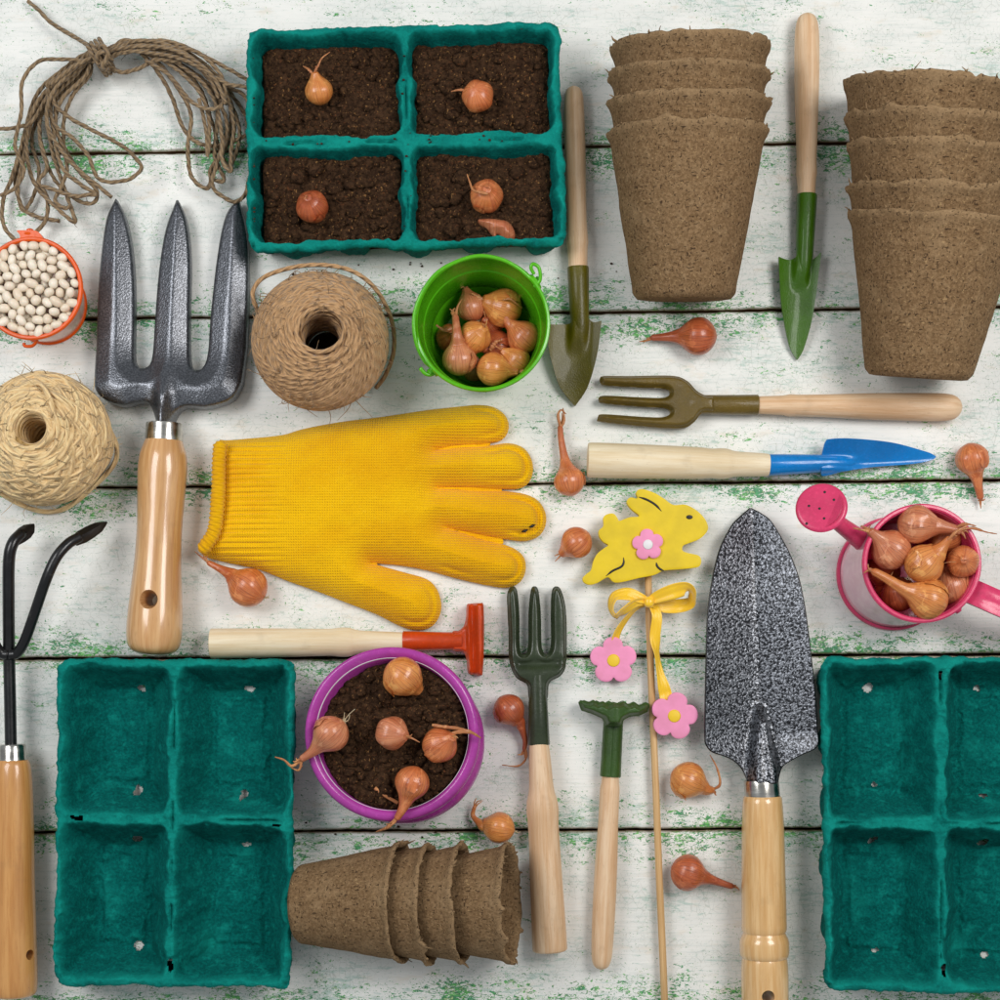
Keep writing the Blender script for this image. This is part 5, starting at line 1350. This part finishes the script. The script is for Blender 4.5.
for (x, y) in ((824.5, 491), (808.6, 504.5), (819.5, 508.5), (834, 500.3), (806.6, 523.5), (824.4, 519.6)):
    c = np.array(G(x, y, .98)); c = c-nr*np.dot(c-(rc+nr*.029), nr); q = ICO2[0]*.014; mb = MB(); mb.add(c+q[:, :1]*e1+q[:, 1:2]*e2+q[:, 2:3]*nr*.3, ICO2[1]); mb.build('spray_hole', M['ink'], rose)
mb = MB(); ribbon([(968, 590, .60, 0, 1), (982, 596, .66, 0, 1), (1000, 604, .68, 0, 1), (1022, 613, .66, 0, 1), (1040, 621, .5, 0, 1), (1047, 625, .3, 0, 1)], .235, mb, 40, thick=.06); mb.build('handle', M['pink'], cn, sharp=40)
mb = MB(); lathe_line(mb, G(955, 611, .60), G(961, 607, .60), [(0, .035), (.7, .035), (1, .01)], 14); mb.build('rivet', M['pink'], cn)

# ---- purple pot
hU = .72; ux, uy, _ = G(392, 734, hU)
pp = empty('flower_pot', (ux, uy, 0), 'round glossy purple pot of soil with five onions lying in it', 'flower pot')
dxu, dyu = -.0, .09
tl = (-.22, .27)
cU = (ux-tl[0]*hU, uy-tl[1]*hU, 0)
ringlathe(pp, cU, [(.001, .03), (.60, .03), (.70, .3), (.715, hU-.06), (.722, hU-.02), (.735, hU+.0), (.76, hU+.028), (.79, hU+.036), (.822, hU+.02), (.835, hU-.015), (.828, hU-.06), (.80, hU-.10), (.775, hU-.14), (.768, hU-.18), (.772, hU-.22), (.79, hU-.25), (.803, hU-.29), (.806, hU-.34), (.795, hU-.39), (.77, hU-.43), (.75, hU-.46), (.66, .0), (.001, 0)], M['purple'], 'pot_wall', tilt=tl, sharp=60)
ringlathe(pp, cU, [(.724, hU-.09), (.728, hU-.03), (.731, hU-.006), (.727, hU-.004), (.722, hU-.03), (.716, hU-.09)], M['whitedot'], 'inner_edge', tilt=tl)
a = np.linspace(0, 2*PI, 60, endpoint=False); cs = (ux-tl[0]*.06, uy-tl[1]*.06)
soil('potting_soil', np.stack([cs[0]+.715*np.cos(a), cs[1]+.715*np.sin(a)], 1), .645, .06, 91, 'dark crumbly soil with small stones filling the purple pot', clumps=420)
mb = MB(); sweep(mb, spl([G(375, 788, .66), G(384, 795, .68), G(398, 803, .67)], 20), [.018]*20, 8); tag(mb.build('twig', M['wisp']), 'short brown twig lying on the soil of the purple pot', 'twig')

# ================================================================ onions
def onion(label, px, py, r, z, mat, path=None, neck=.32, up=None, wisps=(), roots=0, seed=1, group=None, squash=1.0, rough=1.0, zend=None, nr=.22, lean=0, cat='onion', taper=1.0):
    """path: px points the neck runs through; up: tilt towards the viewer for a bulb seen from the top"""
    c = np.array(G(px, py, z)); r = r/100*(CAMH-z)/CAMH
    Rn = random.Random(seed)
    if path:
        ze = zend if zend is not None else max(.05, z-.4*r)
        n = len(path); zz = np.linspace(z, ze, n+1)[1:]
        pp_ = [np.array(G(q[0], q[1], q[2] if len(q) > 2 else zz[k])) for k, q in enumerate(path)]
        d = pp_[0]-c; d /= np.linalg.norm(d)
    else:
        d = np.array([up[0], up[1], up[2] if len(up) > 2 else 1.0]); d /= np.linalg.norm(d)
        pp_ = [c+d*r*(1.0+neck)]
    # centre line: straight through the bulb, then along the neck
    body = [c+d*r*t for t in np.concatenate([-np.cos(np.linspace(0, PI/2, 14))*1.0, np.linspace(.08, .8, 11)])]
    first = c+d*r*.95
    neckpts = [body[-1], first]+[q for q in pp_ if np.dot(q-first, d) > .02 or True]
    # drop neck points that fall inside the bulb
    neckpts = neckpts[:2]+[q for q in neckpts[2:] if np.linalg.norm(q-c) > r*1.08]
    if len(neckpts) < 3: neckpts.append(c+d*r*(1.15+neck))
    nk = spl(neckpts, 34)[1:]
    P = np.array(body+list(nk))
    Lb = r*.8
    s = np.array([np.dot(p-c, d)/r for p in body])
    prof_t = np.array([-1.0, -.985, -.94, -.85, -.7, -.5, -.25, 0, .2, .4, .6, .8]); prof_r = np.array([.0, .10, .27, .48, .69, .865, .975, 1.0, .975, .89, .745, .57*taper])
    rb_ = np.interp(s, prof_t, prof_r)
    ls = np.concatenate([[0], np.cumsum(np.linalg.norm(np.diff(nk, axis=0), axis=1))])+np.linalg.norm(nk[0]-body[-1]); Ln = ls[-1]
    tn = ls/max(Ln, 1e-6)
    base = .57*taper
    rn_ = nr+(base-nr)*np.exp(-ls/(r*.43))
    rn_ = rn_*(1-.35*tn)*np.where(tn > .93, 1-.6*(tn-.93)/.07, 1)
    Rr_ = np.concatenate([rb_, rn_])*r
    ph = Rn.uniform(0, 9)
    def mod(L_, a_):
        neckf = sstep(1.6*r, 2.2*r, L_)
        return 1+.022*np.sin(a_*5+ph)*squash+.03*rough*fbm(np.cos(a_)*1.3+ph, np.sin(a_)*1.3, L_/r*.9, seed=seed)+(.016+.10*neckf)*rough*fbm(np.cos(a_)*4+ph, np.sin(a_)*4, L_/r*.5, seed=seed+1)
    mb = MB(); sweep(mb, P, Rr_, 36, mod=mod)
    # uv along the bulb in units of its radius: streaks run from base to neck
    o = mb.build('onion', mat, origin=(float(c[0]), float(c[1]), float(c[2])))
    tag(o, label, cat, group)
    # papery outer skin lifting in places
    if r > .15 and label.find('shaded') < 0 and seed % 3 != 0:
        m4 = MB(); e1 = np.cross(d, [0, 0, 1.0]); e1 = e1/(np.linalg.norm(e1)+1e-9); e2 = np.cross(e1, d)
        if e2[2] < 0: e2 = -e2
        a0 = Rn.uniform(-.5, 1.9)+.4; wa = Rn.uniform(.5, 1.0); s0 = Rn.uniform(-.9, -.5); s1 = Rn.uniform(.25, .7)
        ni, nj = 18, 16; ii, jj = np.meshgrid(np.linspace(0, 1, ni), np.linspace(-1, 1, nj), indexing='ij')
        ss = s0+(s1-s0)*ii; wid_ = wa*(.35+.65*np.sin(PI*np.clip(ii*.85+.1, 0, 1)))*(1+.25*vnoise(ii*7, jj*0+np.sign(jj)*3, seed=seed))
        aa = a0+wid_*.5*jj
        rad = np.interp(ss, prof_t, prof_r)*r*1.03+r*(.02+.10*sstep(.6, 1, ii)*sstep(-.4, 1, jj)+.05*sstep(.5, 1, np.abs(jj))*vnoise(ii*5, jj*3, seed=seed+3)**2)
        V = c+(ss*r)[..., None]*d+(rad*np.cos(aa))[..., None]*e1+(rad*np.sin(aa))[..., None]*e2
        i_ = np.arange(ni-1)[:, None]; j_ = np.arange(nj-1)[None]; q_ = np.stack([i_*nj+j_, i_*nj+j_+1, (i_+1)*nj+j_+1, (i_+1)*nj+j_], -1).reshape(-1, 4)
        m4.add(V.reshape(-1, 3), q_, np.stack([(aa/(2*PI)).ravel(), (ss*r+r).ravel()], -1)); m4.build('loose_skin', mat, o)
    tip = P[-1]; td = P[-1]-P[-4]; td /= np.linalg.norm(td)+1e-9
    m2 = MB(); cnt = 0
    for k in range(3 if (len(nk) and Ln > .12) else 2):
        dd = td*Rn.uniform(.5, 1)+np.array([Rn.uniform(-.7, .7), Rn.uniform(-.7, .7), Rn.uniform(-.1, .3)]); Lw = Rn.uniform(.04, .10)
        q = spl([tip-td*.04, tip+dd*Lw*.5, tip+dd*Lw+np.array([Rn.uniform(-.03, .03), Rn.uniform(-.03, .03), 0])], 9); sweep(m2, q, np.linspace(nr*r*.45, .004, 9), 6, ell=(.45, 1)); cnt += 1
    if cnt: m2.build('dry_stem', M['wisp'], o)
    for w in wisps:
        m2 = MB(); q = [np.array(G(*p)) for p in w[:-1]]; wr = w[-1]
        Q = spl(q, 40); rad = wr/100*np.concatenate([np.linspace(.8, 1, 12), np.linspace(1, .35, 28)])*(1+.3*vnoise(np.arange(40)*.3, np.full(40, seed*1.3))); sweep(m2, Q, rad, 7, ell=(.5, 1)); m2.build('dry_stem', M['wisp'], o)
    if roots:
        m3 = MB(); bt = c-d*r*.98
        for k in range(roots):
            dd = -d*Rn.uniform(.3, .8)+np.array([Rn.uniform(-.8, .8), Rn.uniform(-.8, .8), Rn.uniform(-.3, .6)]); Lw = Rn.uniform(.03, .09)
            q = spl([bt+d*.01, bt+dd*Lw*.6, bt+dd*Lw+np.array([Rn.uniform(-.04, .04), Rn.uniform(-.04, .04), 0])], 8); sweep(m3, q, np.linspace(.007, .003, 8), 4)
        m3.build('root', M['root'], o)
    return o

Z = .05
# on the filled tray
onion('onion standing in the upper left tray cell, its dry stem curling up right', 319, 91, 14, .46, M['gold'], [(314.5, 72, .56)], seed=11, wisps=[[(313, 74, .56), (318, 66, .6), (322, 58, .62), (330, 52, .6), 1.1], [(313, 74, .56), (308, 69, .56), (303, 66, .5), 1.4]], nr=.28)
onion('onion lying in the upper right tray cell with its dented base turned up', 478, 96.5, 16, .46, M['copper'], up=(.25, -.2, -1), seed=12, squash=2.0, wisps=[[(464, 90, .5), (458, 90, .5), (451, 91.5, .46), 1.3]])
onion('round russet onion alone in the lower left tray cell', 312, 206.5, 16.2, .46, M['red_onion'], up=(-.12, .2, 1), neck=.18, nr=.14, seed=13, rough=.6)
onion('round orange onion with a pale dry stem across it, lower right tray cell', 486.5, 196, 16.6, .48, M['copper'], up=(.05, .1, 1), neck=.1, nr=.12, seed=14, rough=.6, wisps=[[(488, 194, .67), (480, 192, .68), (473, 190, .64), (470, 183, .6), (467, 174, .58), 1.5]])
# a scrap of skin
mb = MB(); ol = spl(GA([(478, 219), (484, 218), (496, 218), (508, 221), (514, 229), (514.5, 237), (508, 240), (502, 238), (500, 234), (496, 233), (498, 239), (494, 236), (487, 228), (480, 223)], .45), 90, closed=True)
puff(mb, ol, .009, lambda x, y, d: .42+.10*(1-np.exp(-d/.05))+.006*vnoise(x*14, y*50), lambda x, y, d: .37+.08*(1-np.exp(-d/.05)))
tag(mb.build('onion_skin', M['rose'], sharp=60), 'torn papery scrap of onion skin in the lower right tray cell', 'onion skin')

# loose on the boards
onion('copper onion below the first peat pot stack, its frayed neck pointing left', 698, 336.5, 19, .17, M['red_onion'], [(672, 337), (650, 338)], zend=.08, seed=21, nr=.24, roots=0)
onion('long onion right of the yellow glove, its frayed stem pointing up', 569.5, 481, 15.5, .15, M['copper'], [(564, 456), (561, 438), (560, 424)], zend=.08, seed=22, nr=.26, wisps=[[(561, 428, .1), (558, 416, .12), (561, 410, .12), (566, 414, .1), 1.6], [(561, 428, .1), (564, 420, .1), (563, 408, .1), 1.5]])
onion('round onion left of the yellow rabbit, its short neck pointing down left', 576.5, 542.5, 16, .15, M['copper'], [(560, 555)], zend=.10, seed=23, nr=.22)
onion('onion under the lower edge of the glove cuff, neck pointing up left', 248, 587.5, 20, .19, M['copper'], [(228, 573), (207, 562)], zend=.12, seed=24, nr=.20, roots=4)
onion('onion at the right edge below the peat pots, its neck pointing down', 972, 459, 16.5, .16, M['copper'], [(977, 480), (981, 500)], zend=.08, seed=25, nr=.30)
onion('small russet onion left of the dark green fork, its stem curling down', 509, 709.5, 16, .15, M['red_onion'], [(520, 724), (525, 740, .1), (524, 752, .08)], seed=26, nr=.20, wisps=[[(525, 745, .1), (526, 758, .09), (518, 766, .06), (502, 765, .05), 1.3]])
onion('golden onion above the lying peat pots, its thin stem turned up', 499, 828, 16, .15, M['gold'], [(482, 825), (473, 816, .09), (475, 805, .1)], seed=27, nr=.16, roots=4)
onion('golden onion beside the big trowel blade, a thin stem running up right', 688, 780, 18.5, .18, M['gold'], [(708, 790), (713, 790)], zend=.12, seed=28, nr=.26, wisps=[[(712, 790, .12), (720, 784, .16), (717, 768, .2), (710, 755, .14), 1.5]])
onion('russet onion left of the big trowel handle, its neck pointing right', 688, 872.5, 18, .17, M['red_onion'], [(712, 880), (734, 887)], zend=.08, seed=29, nr=.24)

# in the purple pot
onion('large golden onion at the top of the purple pot', 402.5, 676.5, 20, 0.80, M['gold'], [(420, 692)], zend=.7, seed=31, nr=.28, taper=1.1)
onion('rose onion at the left of the purple pot, its long neck over the rim', 331, 734, 18.5, 0.84, M['rose'], [(312, 752), (300, 760, .80)], zend=.8, seed=32, nr=.26, roots=10, wisps=[[(302, 759, .8), (292, 766, .78), (284, 760, .74), (275, 757, .7), 1.8], [(302, 760, .8), (299, 770, .78), (292, 768, .74), (288, 764, .74), 1.4]])
onion('small rose onion in the middle of the purple pot', 392, 733, 17, 0.78, M['rose'], up=(.75, -.12, .55), neck=.12, seed=33, nr=.26, squash=2)
onion('onion at the right of the purple pot with dry straw stems over the rim', 440, 745, 18, 0.80, M['copper'], up=(.6, .4, .7), neck=.25, seed=34, nr=.26, wisps=[[(448, 736, .88), (458, 732, .9), (470, 732, .88), (481, 738, .82), 2.4], [(432, 725, .84), (446, 727, .88), (462, 729, .9), (472, 733, .86), 1.9]])
onion('orange onion at the bottom of the purple pot, its neck hanging over the rim', 412, 783, 17.5, 0.82, M['copper'], [(403, 808), (396, 820, .8)], zend=.8, seed=35, nr=.28, wisps=[[(397, 819, .8), (388, 827, .76), (376, 832, .6), 1.8], [(398, 818, .8), (392, 824, .78), (386, 824, .74), 1.5]])

# in the lime bucket (deepest first)
gB = 'onions in the lime bucket'
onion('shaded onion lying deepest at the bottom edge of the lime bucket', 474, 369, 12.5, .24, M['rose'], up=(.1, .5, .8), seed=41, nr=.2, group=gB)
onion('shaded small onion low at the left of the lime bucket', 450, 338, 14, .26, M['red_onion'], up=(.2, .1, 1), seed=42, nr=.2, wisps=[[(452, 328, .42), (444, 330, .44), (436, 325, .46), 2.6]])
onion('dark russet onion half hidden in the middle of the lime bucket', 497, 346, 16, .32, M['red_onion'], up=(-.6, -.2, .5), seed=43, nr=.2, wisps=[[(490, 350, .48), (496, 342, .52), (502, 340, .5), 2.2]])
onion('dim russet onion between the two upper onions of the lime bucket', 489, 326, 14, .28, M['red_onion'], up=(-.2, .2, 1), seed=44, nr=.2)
onion('pinkish onion at the upper left of the lime bucket, no neck showing', 471.5, 307, 15, .42, M['rose'], up=(-.3, .9, .1), seed=45, nr=.2, roots=4)
onion('large golden brown onion at the top right of the lime bucket', 503, 308, 19.5, .42, M['gold'], up=(-.7, .2, .3), neck=.05, seed=46, nr=.3, wisps=[[(503, 300, .62), (510, 299, .64), (517, 304, .6), (522, 308, .54), .9]])
onion('shiny golden onion in the middle of the lime bucket', 475, 337, 16.5, .50, M['gold'], up=(.5, .35, .7), neck=.1, seed=47, nr=.22)
onion('copper onion at the right of the lime bucket, its neck pointing up left', 523.5, 337, 16.5, .48, M['copper'], [(508, 322), (504, 313)], zend=.55, seed=48, nr=.22)
onion('small tan onion at the lower right inside the lime bucket', 516.5, 360, 14, .46, M['gold'], up=(-.8, .5, .2), seed=49, nr=.2)
onion('rose onion at the lower left of the lime bucket, long neck pointing up', 459, 359, 17, .55, M['rose'], [(457, 334, .66), (455, 314, .62)], seed=50, nr=.28, wisps=[[(456, 318, .64), (452, 312, .62), (455, 308, .6), 1.8]])
onion('yellow onion at the bottom of the lime bucket, neck pointing right', 493, 369.5, 17, .52, M['gold'], [(511, 371), (519, 372)], zend=.52, seed=51, nr=.24)

# in the pink can
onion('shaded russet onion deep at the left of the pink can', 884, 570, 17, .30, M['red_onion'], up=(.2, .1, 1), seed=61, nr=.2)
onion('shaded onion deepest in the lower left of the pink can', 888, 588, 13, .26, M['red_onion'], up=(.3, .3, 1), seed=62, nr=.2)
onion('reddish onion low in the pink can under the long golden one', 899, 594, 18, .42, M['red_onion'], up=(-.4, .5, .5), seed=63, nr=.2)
onion('orange onion half hidden under the topmost onion of the pink can', 945, 536, 18, .46, M['copper'], up=(-.5, -.5, .4), seed=64, nr=.2, roots=8)
onion('pinkish onion at the lower right of the pink can with striped skin', 952, 586, 19, .50, M['rose'], [(945, 566)], zend=.5, seed=65, nr=.3, roots=5)
onion('pink brown onion at the left of the pink can, neck pointing up left', 891, 549.5, 20.5, .62, M['rose'], [(876, 536, .72), (869, 530, .76)], seed=66, nr=.24, roots=3, wisps=[[(872, 532, .76), (863, 530, .78), (853, 528, .78), 1.5]])
onion('brown onion at the top of the pink can, long neck over the right rim', 917, 524, 19.5, .70, M['rose'], [(942, 527, .76), (962, 531, .78)], seed=67, nr=.30, taper=1.05, wisps=[[(960, 530, .8), (972, 528, .8), (986, 532, .78), (997, 534, .74), 1.3], [(955, 528, .8), (965, 524, .84), (976, 526, .82), 1.6]])
onion('shiny yellow onion in the middle of the pink can, neck pointing up right', 924, 563.5, 20, .74, M['gold'], [(940, 550), (951, 537, .86)], zend=.88, seed=68, nr=.22, roots=7, wisps=[[(948, 540, .88), (956, 532, .9), (968, 525, .9), 1.8]])
onion('round brown onion at the right of the pink can, seen from its top', 963, 561.5, 16, .70, M['copper'], up=(-.25, .0, 1), neck=.08, nr=.1, seed=69, rough=.5, wisps=[[(956, 562, .86), (950, 562, .88), (944, 563, .86), .6]])
onion('long golden onion at the bottom of the pink can, neck pointing left', 928, 599, 20.5, .72, M['gold'], [(902, 588, .8), (884, 577, .82), (871, 570, .82)], seed=70, nr=.28, taper=1.05, wisps=[[(876, 573, .82), (869, 569, .84), (868, 564, .84), 1.3]])

# ================================================================ beans
def bean_mesh(seed):
    v, f = ICO3; v = v.copy(); Rn = random.Random(seed)
    L_, W_, H_ = .056*Rn.uniform(.88, 1.3), .048*Rn.uniform(.9, 1.08), .044
    w = v*np.array([L_, W_, H_]); w[:, 1] -= .012*np.cos(v[:, 0]*PI*.5)*(v[:, 1] < 0)*(-v[:, 1])*-1*.9
    w[:, 1] += .10*(w[:, 0]**2)/L_*.9
    w *= (1+.03*fbm(v[:, 0], v[:, 1], v[:, 2], seed=seed))[:, None]
    me = bpy.data.meshes.new('bean'); me.from_pydata(w.tolist(), [], f); me.polygons.foreach_set('use_smooth', np.ones(len(f), bool)); me.materials.append(M['bean']); me.update(); return me
bms = [bean_mesh(200+k) for k in range(9)]
Rn = random.Random(77); ccx, ccy = ox, oy
def layer(n, z, rad, dmin):
    P = []
    for _ in range(60000):
        a = Rn.uniform(0, 2*PI); r = rad*math.sqrt(Rn.random()); x, y = r*math.cos(a), r*math.sin(a)
        if all((x-q[0])**2+(y-q[1])**2 > dmin*dmin for q in P): P.append((x, y))
        if len(P) >= n: break
    P = np.array(P)
    for _ in range(120):      # let them settle apart
        d = P[:, None]-P[None]; L_ = np.hypot(d[..., 0], d[..., 1])+np.eye(len(P)); w = np.clip(.097-L_, 0, None)/L_*.25; np.fill_diagonal(w, 0)
        P = P+(d*w[..., None]).sum(1); rr = np.hypot(P[:, 0], P[:, 1]); P *= (np.minimum(rr, rad)/np.maximum(rr, 1e-6))[:, None]
    return [(x, y, z) for x, y in P]
spots = layer(92, .61, .42, .076)+layer(76, .545, .41, .08)
seen = 0
for k, (x, y, z) in enumerate(spots):
    wx = ccx+x; wy = ccy+y
    if wx < -5.45: continue
    o = bpy.data.objects.new('bean', Rn.choice(bms)); C.objects.link(o)
    o.location = (wx, wy, z+Rn.uniform(-.012, .03)*(1 if z > .58 else .4)+.03*(1-(x*x+y*y)/.17)*(z > .58))
    o.rotation_euler = (Rn.uniform(-.5, .5), Rn.uniform(-.55, .55), Rn.uniform(0, 2*PI))
    tag(o, 'small oval off-white bean heaped in the orange bucket', 'bean', 'white beans in the orange bucket')
